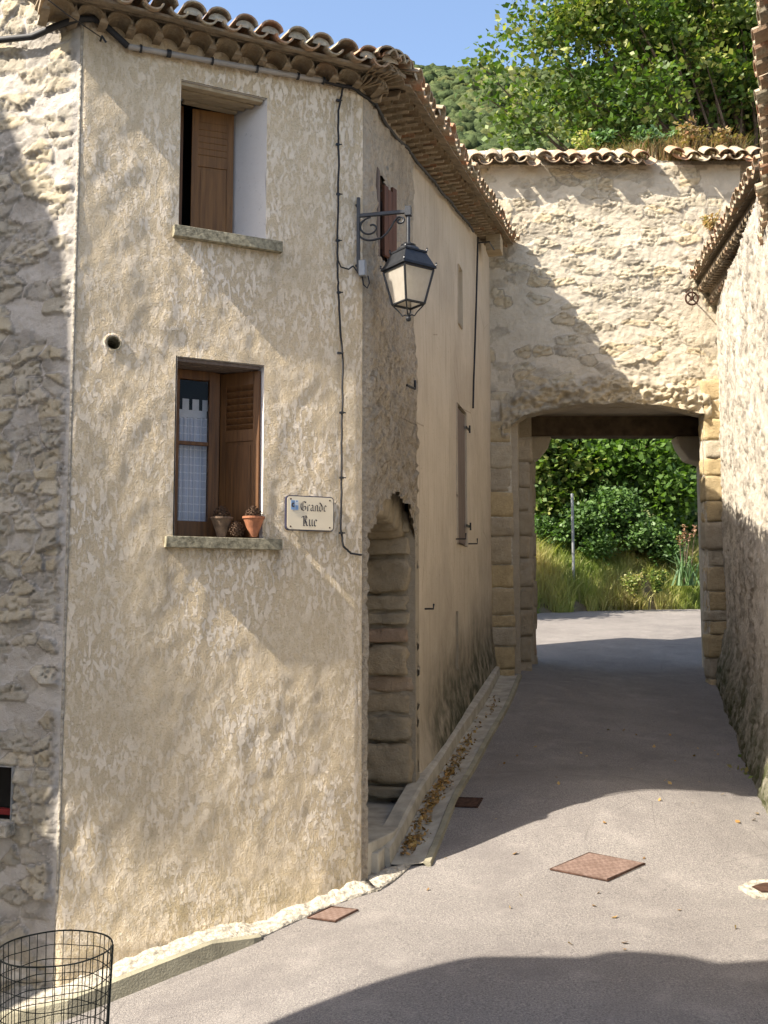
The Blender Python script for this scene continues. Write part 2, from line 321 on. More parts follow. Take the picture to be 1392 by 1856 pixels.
def _road_scrub():
    t = NT('scrub_bush'); c = t.ramp(t.attr(0), [(0, (.045, .065, .028)), (.5, (.065, .088, .040)), (.85, (.085, .105, .045)), (1, (.115, .12, .05))])
    c = t.mix(.7, c, t.ramp(t.noise(.9, 4, .7), [(.35, (.4, .45, .4)), (.65, (1.4, 1.35, 1.2))]), 'MULTIPLY')
    return t.fin(c, t.bump(t.noise(1.6, 5, .7), .6, 1), .95, spec=.05)
MT['scrub'] = _road_scrub()
# ================================================ geometry of the place
C = at(655, 1590, 8.0); C = Vector((C.x, C.y, 0))                  # corner of the corner house (eye level is z = 0)
B_ = radians(25.4)
Uf = Vector((cos(B_), sin(B_), 0)); Nf = Vector((sin(B_), -cos(B_), 0))
Us = Vector((.2288, .9735, 0)).normalized(); Ns = Vector((Us.y, -Us.x, 0))
Z = Vector((0, 0, 1))
UL = -2.235
Lc = C+Uf*UL
Ul = Vector((.933, -.36, 0)).normalized(); Nl = Vector((-.36, -.933, 0)).normalized()   # left neighbour: u runs from -x to 0 at the corner
YA = 15.9
RW0 = Vector((3.948, 10.8, 0)); RW1 = Vector((5.32, 16.0, 0)); Ur = (RW1-RW0).normalized(); Nr = Vector((-Ur.y, Ur.x, 0))
def Wf(u, z, n=0): return C+Uf*u+Nf*n+Z*z
def Ws(u, z, n=0): return C+Us*u+Ns*n+Z*z
def Wl(u, z, n=0): return Lc+Ul*u+Nl*n+Z*z
def Wa(x, z, n=0): return Vector((x, YA-n, z))
def Wr(u, z, n=0): return RW0+Ur*u+Nr*n+Z*z
def ftop(u): return 4.17
def stop_(u): return 4.20+.19*u
def _prof(y): return np.interp(y, [-30, -6, 0, 5, 8, 10.8, 13, 16, 17.6, 20, 22, 26, 29, 33, 60], [-2.4, -2.35, -2.3, -2.2, -2.12, -1.72, -1.40, -1.02, -.90, -.64, -.44, -.10, .0, .0, .0])
def gz(x, y):
    x = np.asarray(x, float); y = np.asarray(y, float)
    s = np.log1p(np.exp((-x-.15)*4))/4; w = np.clip((11-y)/3, 0, 1)
    z = sum(_prof(y+d) for d in (-.8, -.4, 0, .4, .8))/5-.25*np.minimum(s, 5)*w
    z = z+.31*np.exp(-((x-1.9)/1.5)**2-((y-9.3)/1.15)**2)
    return z-.05*np.clip(x-2.2, 0, 4)*np.clip((y-11)/3, 0, 1)*np.clip((19-y)/2, 0, 1)
def gp(px, py, dz=0):
    r = ray(px, py); t = 3.0
    for _ in range(60):
        p = r*t; e = p.z-float(gz(p.x, p.y))-dz; t += e/max(.15, -r.z+.15) if r.z < 0 else 0
    return r*t
# ------------------------------------------------ ground
def grid_sheet(name, xs, ys, zf, m, kind='structure'):
    X, Y = np.meshgrid(xs, ys); Zv = zf(X, Y); V = np.stack([X, Y, Zv], -1).reshape(-1, 3); nx = len(xs); ny = len(ys)
    i = np.arange(nx-1)[None, :]+np.arange(ny-1)[:, None]*nx; Fq = np.stack([i, i+1, i+1+nx, i+nx], -1).reshape(-1, 4)
    o = mesh_np(name, V, Fq, m, smooth=True); tag(o, kind=kind); return o
road = grid_sheet('road', np.concatenate([np.arange(-30, -4, 1.), np.arange(-4, 7, .08), np.arange(7, 40, 1.)]), np.concatenate([np.arange(-20, 3, 1.), np.arange(3, 19, .08), np.arange(19, 32.01, .25)]),
                  lambda X, Y: gz(X, Y)+.012*(fbm(X*1.3, Y*1.3, 3, 3)-.5), MT['asphalt'])
def bank(X, Y):
    edge = bank_edge(X); d = np.clip(Y-edge, 0, 200); h = 2.7*(1-np.exp(-d/2.6))*(1+.25*(fbm(X*.5, Y*.5, 3, 8)-.5))+.03*d
    return gz(X, Y)-.07+h+.16*(fbm(X*1.7, Y*1.7, 3, 4)-.5)*np.clip(d, 0, 1)+.05*np.clip(d*3, 0, 1)
def bank_edge(X): return 25.5+.42*(X-3.9)+.5*(fbm(X*.5, X*0+3, 2, 5)-.5)
grid_sheet('bank', np.arange(-14, 22, .2), np.arange(23, 60, .2), bank, MT['earth'])
grid_sheet('terrain', np.linspace(-900, 900, 60), np.linspace(-900, 900, 60), lambda X, Y: np.full(X.shape, -3.6), MT['earth'])
def hillz(X, Y):
    d = Y-60; return -3+np.clip(d, 0, None)*.66*np.clip(d/120, 0, 1)*(1-.35*sst(300, 480, d))-.0006*(X-20)**2*.4+9*(fbm(X/60, Y/60, 4, 2)-.5)*np.clip(d/80, 0, 1)
grid_sheet('hill', np.arange(-260, 330, 10.), np.arange(58, 640, 10.), hillz, MT['hill'])
# ------------------------------------------------ displaced wall panels
def lines(a, b, st, extra=()):
    L = list(np.arange(a, b-1e-6, st))+[b]
    for e in extra:
        if a < e < b:
            k = int(np.argmin([abs(q-e) for q in L])); L[k] = e
    return np.array(sorted(set(L)))
def panel(name, W, us, zs, hfun, m, parent, holes=(), zmin=None, zmax=None, cut=None, smooth=True):
    U, Zz = np.meshgrid(us, zs)
    if zmin is not None: Zz = np.maximum(Zz, zmin(U))
    if zmax is not None: Zz = np.minimum(Zz, zmax(U))
    H, M = hfun(U, Zz)
    O = np.array(W(0, 0, 0)); a = np.array(W(1, 0, 0))-O; n = np.array(W(0, 0, 1))-O
    V = O+U[..., None]*a+H[..., None]*n; V[..., 2] += Zz
    nx = len(us); ny = len(zs); i = np.arange(nx-1)[None, :]+np.arange(ny-1)[:, None]*nx
    uc = (U[:-1, :-1]+U[1:, 1:])/2; zc = (Zz[:-1, :-1]+Zz[1:, 1:])/2; keep = (Zz[1:, :-1]-Zz[:-1, :-1] > 1e-5) | (Zz[1:, 1:]-Zz[:-1, 1:] > 1e-5)
    for (u0, u1, z0, z1) in holes: keep &= ~((uc > u0) & (uc < u1) & (zc > z0) & (zc < z1))
    if cut is not None: keep &= ~cut(uc, zc)
    Fq = np.stack([i, i+1, i+1+nx, i+nx], -1)[keep]
    return mesh_np(name, V.reshape(-1, 3), Fq.reshape(-1, 4), m, parent, col=M.reshape(-1, 3), smooth=smooth)
def rubble(U, Zz, su, sz, amp, seed, cover=.5, moss=None, fine=.01, rough=1.):
    wx = U+.06*(fbm(U*4, Zz*4, 3, seed+1)-.5)*2; wz = Zz+.05*(fbm(U*4, Zz*4, 3, seed+2)-.5)*2
    f1, f2, idv, ox, oy = voro(wx/su, wz/sz, seed, .85, True)
    e = sst(.02, .11, f2-f1); lift = .35+.65*_h(np.floor(idv*997), 1, seed)
    big = fbm(U*2.2, Zz*2.2, 3, seed+4)
    stone = e*sst(cover-.12, cover+.12, .6*idv+.4*big)
    rdg = 1-np.abs(2*fbm(U*7, Zz*13, 4, seed+8)-1)
    H = amp*stone*lift*(.6+.4*idv)*(.55+.9*fbm(U*11, Zz*17, 4, seed+6))+fine*2*(fbm(U*18, Zz*18, 4, seed+7)-.5)*rough+.02*(big-.5)-fine*1.6*sst(.90, .99, rdg)*rough*(.3+stone)+stone*.012*(fbm(U*26, Zz*34, 3, seed+3)-.5)
    q1 = np.floor(idv*997); H = H+stone*amp*2.2*((_h(q1, 7, seed)-.5)*ox+(_h(q1, 11, seed)-.35)*oy)-.012*(1-e)*stone
    M = np.stack([stone, idv, np.zeros_like(H) if moss is None else moss(U, Zz)], -1)
    return H, M
# ================================================ CORNER HOUSE
house = empty('corner_house', Wf(0, -2.1), 'corner house in rough ochre stucco with two small windows and curled roof tile eaves', 'house')
LW = (-1.49, -.808, .505, 1.835)     # lower window hole
UW = (-1.50, -.82, 2.805, 3.96)      # upper window hole
def hf(U, Zz):
    H = .017*(fbm(U*1.5, Zz*1.1, 3, 21)-.5)+.012*(fbm(U*7, Zz*5, 3, 22)-.5)
    H = H+.05*np.clip((-1.5-Zz)/.8, 0, 1)**2
    for (a, b, c, d) in (LW, UW):          # keep the arrises of the openings straight
        k = np.clip(np.maximum(np.maximum(a-U, U-b), np.maximum(c-Zz, Zz-d))/.08, 0, 1); H = H*k
    H = H*(1-sst(-.40, .0, U))-.022*np.clip((U+.05)/.05, 0, 1)**2+.012*(fbm(Zz*3, Zz*0, 3, 24)-.5)*sst(-.2, -.05, U)*(U < -.001)
    r = np.clip((UL+.03-U)/.03, 0, 1); H = H-.02*r*r
    z = np.zeros_like(H); dr = z
    for (uc, zt, w, l, k) in ((-1.54, .42, .05, .55, .7), (-.72, .42, .06, .5, .8), (-1.53, 2.72, .04, .4, .5), (-.74, 2.72, .05, .5, .6), (-1.1, .42, .30, .10, .8), (-1.12, 2.72, .30, .10, .6), (-.1, 4.1, .06, 1.2, .35), (-2.0, 4.1, .3, .3, .3)):
        dr = np.maximum(dr, k*np.exp(-((U-uc)/w)**2)*np.clip(1-(zt-Zz)/l, 0, 1)*(Zz < zt+.02))
    return H, np.stack([dr, z, z], -1)
hx = np.clip
us = lines(UL, 0, .02, [LW[0], LW[1], UW[0], UW[1]]); zs = lines(-2.9, 4.3, .022, [LW[2], LW[3], UW[2], UW[3]])
def vcut(u, z): return (u+1.951)**2+(z-1.88)**2 < .052**2
panel('facade', Wf, us, zs, hf, MT['stucco'], house, [LW, UW], cut=vcut)
b = MB(); b.lathe(Wf(-1.951, 1.88, 0), [(.046, -.3), (.046, .006), (.05, .006)], 28, Nf); bb = MB(); bb.lathe(Wf(-1.951, 1.88, 0), [(.047, -.02), (.049, .003), (.066, .003), (.088, -.010)], 28, Nf); bb.build('vent_collar', MT['stucco'], house, True); b.build('vent_pipe', MT['sill'], house, True)
b = MB(); b.tube([Wf(UL+.006, -2.9, -.008), Wf(UL+.006, 4.3, -.008)], .011, 10); tag(b.build('corner_bead', MT['limefoot'], house), 'bright white plaster arris at the left edge of the facade')
b = MB(); b.tube([C-(Nf+Ns).normalized()*.045+Z*-2.9, C-(Nf+Ns).normalized()*.045+Z*4.3], .036, 16); b.build('rounded_corner', MT['stucco'], house)
# reveals (splayed on the right)
def reveal(h, d=.32, splay=.17, name='window_reveal'):
    u0, u1, z0, z1 = h; b = MB()
    b.add([Wf(u1, z0, .0), Wf(u1, z1, .0), Wf(u1-splay, z1, -d), Wf(u1-splay, z0, -d)], [(0, 1, 2, 3)])
    b.add([Wf(u0, z0, 0), Wf(u0, z1, 0), Wf(u0, z1, -d-.1), Wf(u0, z0, -d-.1)], [(3, 2, 1, 0)])
    b.add([Wf(u0, z1-.004, 0), Wf(u1, z1-.004, 0), Wf(u1-splay, z1-.004, -d), Wf(u0, z1-.004, -d)], [(0, 1, 2, 3)])
    b.add([Wf(u0, z0+.002, 0), Wf(u1, z0+.002, 0), Wf(u1-splay, z0+.002, -d), Wf(u0, z0+.002, -d)], [(3, 2, 1, 0)])
    b.build(name, MT['reveal'], house)
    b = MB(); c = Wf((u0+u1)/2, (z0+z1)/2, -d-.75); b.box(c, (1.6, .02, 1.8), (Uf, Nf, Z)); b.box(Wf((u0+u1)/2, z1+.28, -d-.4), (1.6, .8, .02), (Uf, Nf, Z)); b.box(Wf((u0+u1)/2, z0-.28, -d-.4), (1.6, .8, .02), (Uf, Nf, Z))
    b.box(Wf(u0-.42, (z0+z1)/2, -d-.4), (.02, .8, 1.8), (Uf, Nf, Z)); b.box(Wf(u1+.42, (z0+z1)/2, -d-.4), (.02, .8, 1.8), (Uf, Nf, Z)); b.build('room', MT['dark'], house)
reveal(LW); reveal(UW)
# lintel boards of the upper window, lower one single
b = MB()
for k in range(4): b.box(Wf(-1.20, UW[3]-.022-.005*(k % 2), -.045-.075*k), (.70-.09*k, .060, .028), (Uf, Nf, Z))
b.build('lintel', MT['lintel'], house, bevel=.003)
b = MB()
for k in range(3): b.box(Wf(-1.19, LW[3]-.02-.004*(k % 2), -.05-.09*k), (.68-.08*k, .07, .026), (Uf, Nf, Z))
b.build('lintel', MT['oldwood'], house, bevel=.003)
def sillm(u0, u1, z1, th=.085, out=.060):
    b = MB(); n = 60; V = []; 
    for i in range(n+1):
        u = u0+(u1-u0)*i/n; w = [0, 0, 0, 0]
        V += [Wf(u, z1-th+w[0], -.02), Wf(u, z1-th+w[1], out+w[3]), Wf(u, z1+w[2]*.5, out+w[3]), Wf(u, z1, -.02)]
    Fc = [(0, 1, 2, 3), tuple(n*4+k for k in (3, 2, 1, 0))]
    for i in range(n):
        for k in range(4): a = i*4+k; c = i*4+(k+1) % 4; Fc.append((a, a+4, c+4, c))
    b.add(V, Fc); return b.build('window_sill', MT['sill'], house, bevel=.004)
sillm(-1.545, -.70, 2.808); sillm(-1.56, -.68, .507, .082)
# shutters: panel with louvres on top and a raised field below
def leaf(h, a, bvec, z0, z1, m, name='shutter', parent=None):
    """a: hinge point (z ignored), bvec: horizontal vector across the leaf"""
    w = bvec.length; X = bvec.normalized(); Y = X.cross(Z).normalized(); th = .032; H = z1-z0; b = MB(); A = Vector((a.x, a.y, 0))
    def bx(x0, x1, h0, h1, t=th, off=0): b.box(A+X*(x0+x1)/2+Y*off+Z*(z0+(h0+h1)/2), (x1-x0, t, h1-h0), (X, Y, Z))
    st = .07*w/.45 if w < .45 else .07
    bx(0, st, 0, H); bx(w-st, w, 0, H); bx(st, w-st, 0, .09); bx(st, w-st, H-.10, H); r = H*.58; bx(st, w-st, r, r+.09)
    bx(st, w-st, .09, r, .016); bx(st+.02, w-st-.02, .13, r-.03, .026)
    k = 0; z = r+.09
    while z < H-.115:
        ang = .6; ax = (X, (Y*cos(ang)+Z*sin(ang)), (Z*cos(ang)-Y*sin(ang))); b.box(A+X*w/2+Z*(z0+z+.02), (w-2*st, .012, .045), ax); z += .052
    bx(st, w-st, r+.09, H-.10, .004, .012)
    return b.build(name, m, house if parent is None else parent, bevel=.0015)
# upper: one leaf across the back of the opening, dark gap left of it
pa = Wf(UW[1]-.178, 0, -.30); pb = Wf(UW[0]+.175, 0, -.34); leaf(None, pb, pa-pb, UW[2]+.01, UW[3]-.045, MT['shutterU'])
b = MB(); b.box(Wf(UW[0]+.03, (UW[2]+UW[3])/2, -.36), (.05, .05, UW[3]-UW[2]-.03), (Uf, Nf, Z)); b.box(Wf(UW[0]+.1, (UW[2]+UW[3])/2, -.40), (.03, .05, UW[3]-UW[2]-.03), (Uf, Nf, Z)); b.build('window_frame', MT['shutter'], house)
# lower: leaf folded against the right reveal, casement on the left
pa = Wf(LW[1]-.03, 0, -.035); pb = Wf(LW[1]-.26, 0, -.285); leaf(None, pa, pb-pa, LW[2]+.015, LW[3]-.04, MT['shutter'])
win = MB(); u0, u1 = LW[0]+.03, LW[0]+.365; D = -.27; z0, z1 = LW[2]+.02, LW[3]-.035
def fb(bm, a, c, q, r, t=.045, d=D): bm.box(Wf((a+c)/2, (q+r)/2, d), (c-a, t, r-q), (Uf, Nf, Z))
fb(win, u0, u0+.055, z0, z1); fb(win, u1-.05, u1, z0, z1); fb(win, u0+.055, u1-.05, z0, z0+.12); fb(win, u0+.055, u1-.05, z1-.07, z1); fb(win, u0+.055, u1-.05, z0+.70, z0+.728, .035)
fb(win, u1+.002, u1+.04, z0, z1, .06, D-.03); fb(win, u0-.04, u0-.002, z0, z1, .07, D-.02)
wf = win.build('window', MT['shutter'], house, bevel=.003)
b = MB(); fb(b, u0+.05, u1-.045, z0+.1, z1-.06, .006, D-.005); b.build('pane', MT['pane'], wf)
b = MB(); n = 40; V = []; zt = z0+.98
for j, z in enumerate([z0+.11, z0+.4, z0+.7, zt-.06]):
    for i in range(n+1):
        u = u0+.05+(u1-.05-u0-.05)*i/n; V.append(Wf(u, z, D-.05-.012*sin(i*.9+.3*j)-.006*sin(i*2.3)))
b.add(V, [(j*(n+1)+i, j*(n+1)+i+1, (j+1)*(n+1)+i+1, (j+1)*(n+1)+i) for j in range(3) for i in range(n)]); b.build('curtain', MT['curtain'], wf, True)
b = MB(); fb(b, u0+.05, u1-.05, zt-.06, zt, .004, D-.05)
for k in range(3): a = u0+.095+.078*k; fb(b, a, a+.05, zt+.001, zt+.085, .004, D-.05)
b.build('curtain_band', MT['curtaintop'], wf)
# side wall
DW0, DW1, DZ = .05, 1.86, .72      # old recessed doorway
def dtop(u): return .58+.42*np.sin(np.clip((u-DW0)/(DW1-DW0), 0, 1)*pi)**.8+.08*(fbm(u*9, u*0+1, 3, 77)-.5)
def scut(u, z): return (u > DW0) & (u < DW1+.04*(fbm(z*5, z*0, 2, 71)-.5)*2) & (z < dtop(u))
SH = (4.68, 5.42, .78, 2.54); SLIT = (4.86, 5.16, 3.60, 4.38); UPW = (.36, .70, 2.95, 3.68); CR = (4.55, 4.62, -.75, -.05)
def hs(U, Zz):
    rgh = sst(1.95, 1.82, U+.07*(fbm(Zz*2.2, U*0, 3, 31)-.5)+.35*sst(1.8, 3.2, Zz)*0)
    rgh = rgh*(.55+.45*sst(3.6, 1.6, Zz+.8*(fbm(U*2, Zz*2, 3, 30)-.5)))
    f1, f2, idv = voro(U/.13+.4*fbm(U*8, Zz*8, 2, 3), Zz/.11, 33)
    H = .045*rgh+rgh*(.050*sst(.0, .2, f2-f1)*(.4+.6*idv)+.06*(fbm(U*16, Zz*11, 4, 34)-.5))+.02*(fbm(U*1.1, Zz*1.3, 3, 35)-.5)+.006*(fbm(U*12, Zz*9, 3, 36)-.5)
    cor = sst(.10, .0, U); H = H*(1-cor)-.022*np.clip((.05-U)/.05, 0, 1)**2
    foot = -1.95+.15*(U-1)*1.0; zf = Zz-(-2.0+.14*U); moss = sst(1.5, .1, zf+.6*(fbm(U*1.3, Zz*1.3, 3, 38)-.5))*sst(1.9, 3.5, U)
    H = H+.06*sst(.5, 0, zf)*sst(1.9, 2.2, U)
    return H, np.stack([rgh, idv, moss], -1)
us = lines(0, 8.15, .035, [DW0, DW1, *SH[:2], *SLIT[:2], *UPW[:2], *CR[:2]]); zs = lines(-2.6, 5.85, .035, [*SH[2:], *SLIT[2:], *UPW[2:], *CR[2:]])
us = np.array(sorted(set(list(us)+list(np.arange(.0, 1.95, .0175)))))
panel('side_wall', Ws, us, zs, hs, MT['side'], house, [SH, SLIT, UPW, CR], zmax=lambda U: stop_(U)+.06, cut=scut)
def reveal_s(h, d, m=MT['side']):
    u0, u1, z0, z1 = h; b = MB()
    b.add([Ws(u1, z0, .02), Ws(u1, z1, .02), Ws(u1, z1, -d), Ws(u1, z0, -d)], [(0, 1, 2, 3)]); b.add([Ws(u0, z0, .02), Ws(u0, z1, .02), Ws(u0, z1, -d), Ws(u0, z0, -d)], [(3, 2, 1, 0)])
    b.add([Ws(u0, z1, .02), Ws(u1, z1, .02), Ws(u1, z1, -d), Ws(u0, z1, -d)], [(0, 1, 2, 3)]); b.add([Ws(u0, z0, .02), Ws(u1, z0, .02), Ws(u1, z0, -d), Ws(u0, z0, -d)], [(3, 2, 1, 0)])
    b.add([Ws(u0, z0, -d+.003), Ws(u1, z0, -d+.003), Ws(u1, z1, -d+.003), Ws(u0, z1, -d+.003)], [(0, 1, 2, 3)]); b.build('opening_reveal', m, house)
reveal_s(SLIT, .14); reveal_s(UPW, .22, MT['oldwood']); reveal_s(CR, .08, MT['recess']); reveal_s(SH, .10)
b = MB(); b.box(Ws(.36, 3.30, .02), (.09, .06, .80), (Us, Ns, Z)); b.build('window_frame', MT['oldwood'], house, bevel=.01)
# upper side shutter standing out from the wall, seen edge on
def plankleaf(a, vec, z0, z1, m, slats=4, ragged=.0, name='shutter'):
    b = MB(); w = vec.length; X = vec.normalized(); Y = X.cross(Z).normalized(); A = Vector((a.x, a.y, 0))
    for k in range(slats):
        x0 = w*k/slats+.002; x1 = w*(k+1)/slats-.002; dz = random.uniform(-ragged, ragged)
        b.box(A+X*(x0+x1)/2+Z*((z0+z1+dz)/2), (x1-x0, .026, z1-z0+dz), (X, Y, Z))
    for f in (.15, .82): b.box(A+X*w/2-Y*.02+Z*(z0+(z1-z0)*f), (w*.96, .02, .08), (X, Y, Z))
    return b.build(name, m, house, bevel=.002)
q = Ws(.47, 0, .06); tag(plankleaf(q, Ns*.06+Us*.22, 2.98, 3.62, MT['redwood'], 3, .05), 'reddish shutter leaf standing open beside the lantern')
sd = plankleaf(Ws(4.70, 0, -.015), Us*.70, .80, 2.50, MT['oldwood'], 5, .0)
for (u, z) in ((5.50, 2.34), (5.50, 1.05)): b = MB(); b.box(Ws(u-.08, z, .03), (.22, .012, .03), (Us, Ns, Z)); b.tube([Ws(u, z-.05, .05), Ws(u, z+.05, .05)], .012, 8); b.build('hinge', MT['iron'], house)
for u in (4.62, 5.62): b = MB(); b.tube([Ws(u, .83, -.02), Ws(u, .83, .12), Ws(u, .90, .12)], .009, 6); b.build('shutter_hook', MT['iron'], house)
# doorway recess: far jamb of stacked blocks, back and soffit
rc = MB(); dn = .62
def blk(bm, cs, U, N, u0, u1, z0, z1, n0, n1, amp=.02, seed=0, res=6):
    """rough block as a displaced box (cs: W function)"""
    P = {}; V = []; Fq = []
    def vid(i, j, k):
        key = (i, j, k)
        if key in P: return P[key]
        a, b_, c = i/res, j/res, k/res; u = u0+(u1-u0)*a; z = z0+(z1-z0)*b_; n = n0+(n1-n0)*c
        e = (.020 if cs is Ws else .007)*min(1, (z1-z0)/.25)
        def rd(t): return (max(0, .22-t)/.22)**2+(max(0, t-.78)/.22)**2
        sh = rd(a)+rd(b_)+rd(c); ce = Vector(((u0+u1)/2, (z0+z1)/2, (n0+n1)/2)); p = Vector((u, z, n)); dv = (ce-p); 
        k_ = e*max(0, sh-1)*.9; p = p+dv.normalized()*k_
        w = amp*(float(fbm(np.array(u*9+n*9+seed), np.array(z*11+n*5), 4, seed))-.5)*2; p = p-dv.normalized()*w
        P[key] = len(V); V.append(cs(p.x, p.y, p.z)); return P[key]
    for i in range(res):
        for j in range(res):
            Fq += [(vid(i, j, res), vid(i+1, j, res), vid(i+1, j+1, res), vid(i, j+1, res)), (vid(i, j+1, 0), vid(i+1, j+1, 0), vid(i+1, j, 0), vid(i, j, 0)),
                   (vid(0, i, j), vid(0, i, j+1), vid(0, i+1, j+1), vid(0, i+1, j)), (vid(res, i+1, j), vid(res, i+1, j+1), vid(res, i, j+1), vid(res, i, j)),
                   (vid(i, 0, j), vid(i+1, 0, j), vid(i+1, 0, j+1), vid(i, 0, j+1)), (vid(i, res, j+1), vid(i+1, res, j+1), vid(i+1, res, j), vid(i, res, j))]
    b0 = len(bm['v']); bm['v'] += V; bm['f'] += [tuple(b0+q for q in f) for f in Fq]; r_ = _h(float(seed), 3.1, 2); bm['c'] += [(1, r_, 0)]*len(V)
bm = dict(v=[], f=[], c=[]); z = -1.78; k = 0
hts = [.13, .40, .24, .21, .15, .30, .17, .14, .16, .36, .20, .26]
for h in hts:
    s_ = random.uniform(-.06, .05); g_ = random.uniform(.008, .025); blk(bm, Ws, Us, Ns, DW1-.14+s_, DW1+.14, z+g_, z+h-g_, -dn, random.uniform(-.02, .045), .045, k*7+3, 10); z += h; k += 1
tag(mesh_np('doorway_jamb', bm['v'], bm['f'], MT['recess'], house, col=np.array(bm['c']), smooth=True), 'stack of rough brown blocks inside the old doorway')
b = MB(); b.box(Ws((DW0+DW1)/2, -.5, -dn-.05), (DW1-DW0+.3, .06, 3.3), (Us, Ns, Z)); b.box(Ws(DW1+.01, -.55, -dn/2+.03), (.18, dn+.07, 2.9), (Us, Ns, Z)); b.box(Ws(DW0-.04, -.5, -dn/2-.04), (.05, dn, 3.2), (Us, Ns, Z))
ob = b.build('doorway_back', MT['recess'], house)
hm = dict(v=[], f=[], c=[])
for k in range(8): blk(hm, Ws, Us, Ns, DW0-.02+.22*k, DW0+.21+.22*k, .62+.16*sin(pi*(k+.5)/8), 1.15, -dn, -.03, .02, 50+k, 5)
mesh_np('doorway_head', hm['v'], hm['f'], MT['recess'], house, col=np.array(hm['c']), smooth=True)
# irons on the side wall
b = MB(); b.tube([Ws(1.25, 2.02, .0), Ws(1.25, 2.02, .10), Ws(1.42, 2.02, .14), Ws(1.42, 2.10, .14)], .012, 6); b.build('wall_iron', MT['iron'], house); b = MB(); b.tube([Ws(2.58, -.02, .0), Ws(2.58, -.02, .09), Ws(2.60, .03, .09)], .010, 6); b.build('wall_iron', MT['iron'], house)
# ------------------------------------------------ canal tiles
def canal(b, A, Bv, r0, r1, up, flip=False, th=.014, seg=8, arc=pi*.92):
    """half pipe tile from A to Bv; up = side the back of the tile faces"""
    t = (Bv-A).normalized(); up = (up-t*up.dot(t)).normalized(); sd = t.cross(up); s = -1 if flip else 1; V = []
    for (P, r) in ((A, r0), (Bv, r1)):
        for rr in (r, r-th):
            for k in range(seg+1):
                a = (pi-arc)/2+arc*k/seg; V.append(P+sd*(cos(a)*rr)+up*(sin(a)*rr*s*.8))
    n = seg+1; Fq = []
    for k in range(seg): Fq += [(k, k+1, 2*n+k+1, 2*n+k), (n+k+1, n+k, 3*n+k, 3*n+k+1), (k+1, k, n+k, n+k+1), (2*n+k, 2*n+k+1, 3*n+k+1, 3*n+k)]
    Fq += [(0, 2*n, 3*n, n), (seg, n+seg, 3*n+seg, 2*n+seg)]
    b.add(V, Fq)
def eaves(W, U, N, u0, u1, base, slope, parent, sp=.20, rows=2, out=(.18, .34, .47), up_len=2.4, pitch=.27, r=.092, z0=0, plugs=True, dz=.125, zr=None):
    """rows of cornice tiles, mortar beds, then cover tiles on channel tiles"""
    cor = MB(); mor = MB(); rt = MB(); pg = MB(); L = int(round((u1-u0)/sp)); rz = .085
    for rr in range(rows):
        for k in range(L):
            u = u0+sp*(k+.5)+(sp/2 if rr % 2 else 0)+random.uniform(-.008, .008); zb = base+slope*u+z0+rr*dz+random.uniform(-.006, .006); o = out[rr]+random.uniform(-.015, .015)
            canal(cor, W(u, zb, o), W(u, zb+.0, -.12), r, r*.9, Z)
        for k in range(L+1):     # mortar between and above the arcs, held back from the tile ends
            u = u0+sp*(k+(.5 if rr % 2 else 0)); zb = base+slope*u+z0+rr*dz
            mor.add([W(u-.03, zb-.012, out[rr]-.05), W(u+.03, zb-.012, out[rr]-.05), W(u, zb+.06, out[rr]-.02), W(u-.03, zb-.012, -.1), W(u+.03, zb-.012, -.1), W(u, zb+.06, -.1)], [(0, 1, 2), (0, 3, 4, 1), (1, 4, 5, 2), (2, 5, 3, 0)])
        ua, ub = u0-.03, u1+.03; za = base+slope*ua+z0+rr*dz; zc = base+slope*ub+z0+rr*dz; ou = out[rr]-.012
        P = [W(ua, za+.070, ou), W(ub, zc+.070, ou), W(ub, zc+.112, ou), W(ua, za+.112, ou), W(ua, za+.070, -.1), W(ub, zc+.070, -.1), W(ub, zc+.112, -.1), W(ua, za+.112, -.1)]
        mor.add(P, [(0, 1, 2, 3), (4, 7, 6, 5), (0, 4, 5, 1), (3, 2, 6, 7), (0, 3, 7, 4), (1, 5, 6, 2)])
    zr = z0+rows*dz+.05 if zr is None else zr; upv = (Z+N*pitch).normalized(); courses = int(up_len/.38)
    for c in range(courses):
        for k in range(L+1):
            u = u0+sp*k+random.uniform(-.01, .01); o0 = out[rows]-c*.38+random.uniform(-.03, .03); o1 = o0-.45; zz = base+slope*u+zr
            lift = .0+c*.002
            canal(rt, W(u, zz+(out[rows]-o0)*pitch+.065+lift, o0), W(u, zz+(out[rows]-o1)*pitch+.050+lift, o1), r*1.0, r*.82, upv)
            um = u+sp/2; o0 -= .02
            if k < L: canal(rt, W(um, zz+slope*sp/2+(out[rows]-o0)*pitch+.045+lift, o0+.03), W(um, zz+slope*sp/2+(out[rows]-o1)*pitch+.055+lift, o1), r*.8, r*.95, upv, True)
            if c == 0 and plugs and random.random() < .8:
                R = r*.80; q = []; d = o0-.015
                for a in range(9): q.append(W(u+cos(pi*a/8)*R, zz+.058+sin(pi*a/8)*R*.78, d))
                cc = W(u, zz+.075, d+.008); pg.add(q+[cc], [(a, a+1, 9) for a in range(8)]+[(8, 0, 9)])
    # bedding sheet under the tiles
    ua, ub = u0-.02, u1+.02; P = []
    for (u, n) in ((ua, out[rows]-.07), (ub, out[rows]-.07), (ub, out[rows]-up_len), (ua, out[rows]-up_len)):
        P.append(W(u, base+slope*u+zr+(out[rows]-n)*pitch-.022, n))
    mor.prism(P, Z*.02)
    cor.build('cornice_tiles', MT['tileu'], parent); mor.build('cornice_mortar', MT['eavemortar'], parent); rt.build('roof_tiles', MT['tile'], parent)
    if pg.v: pg.build('tile_plugs', MT['plug'], parent)
BASE = 4.205
eaves(Wf, Uf, Nf, -2.5, .06, BASE, 0, house, .2, 1, (.19, .35), zr=.045, z0=-.015)
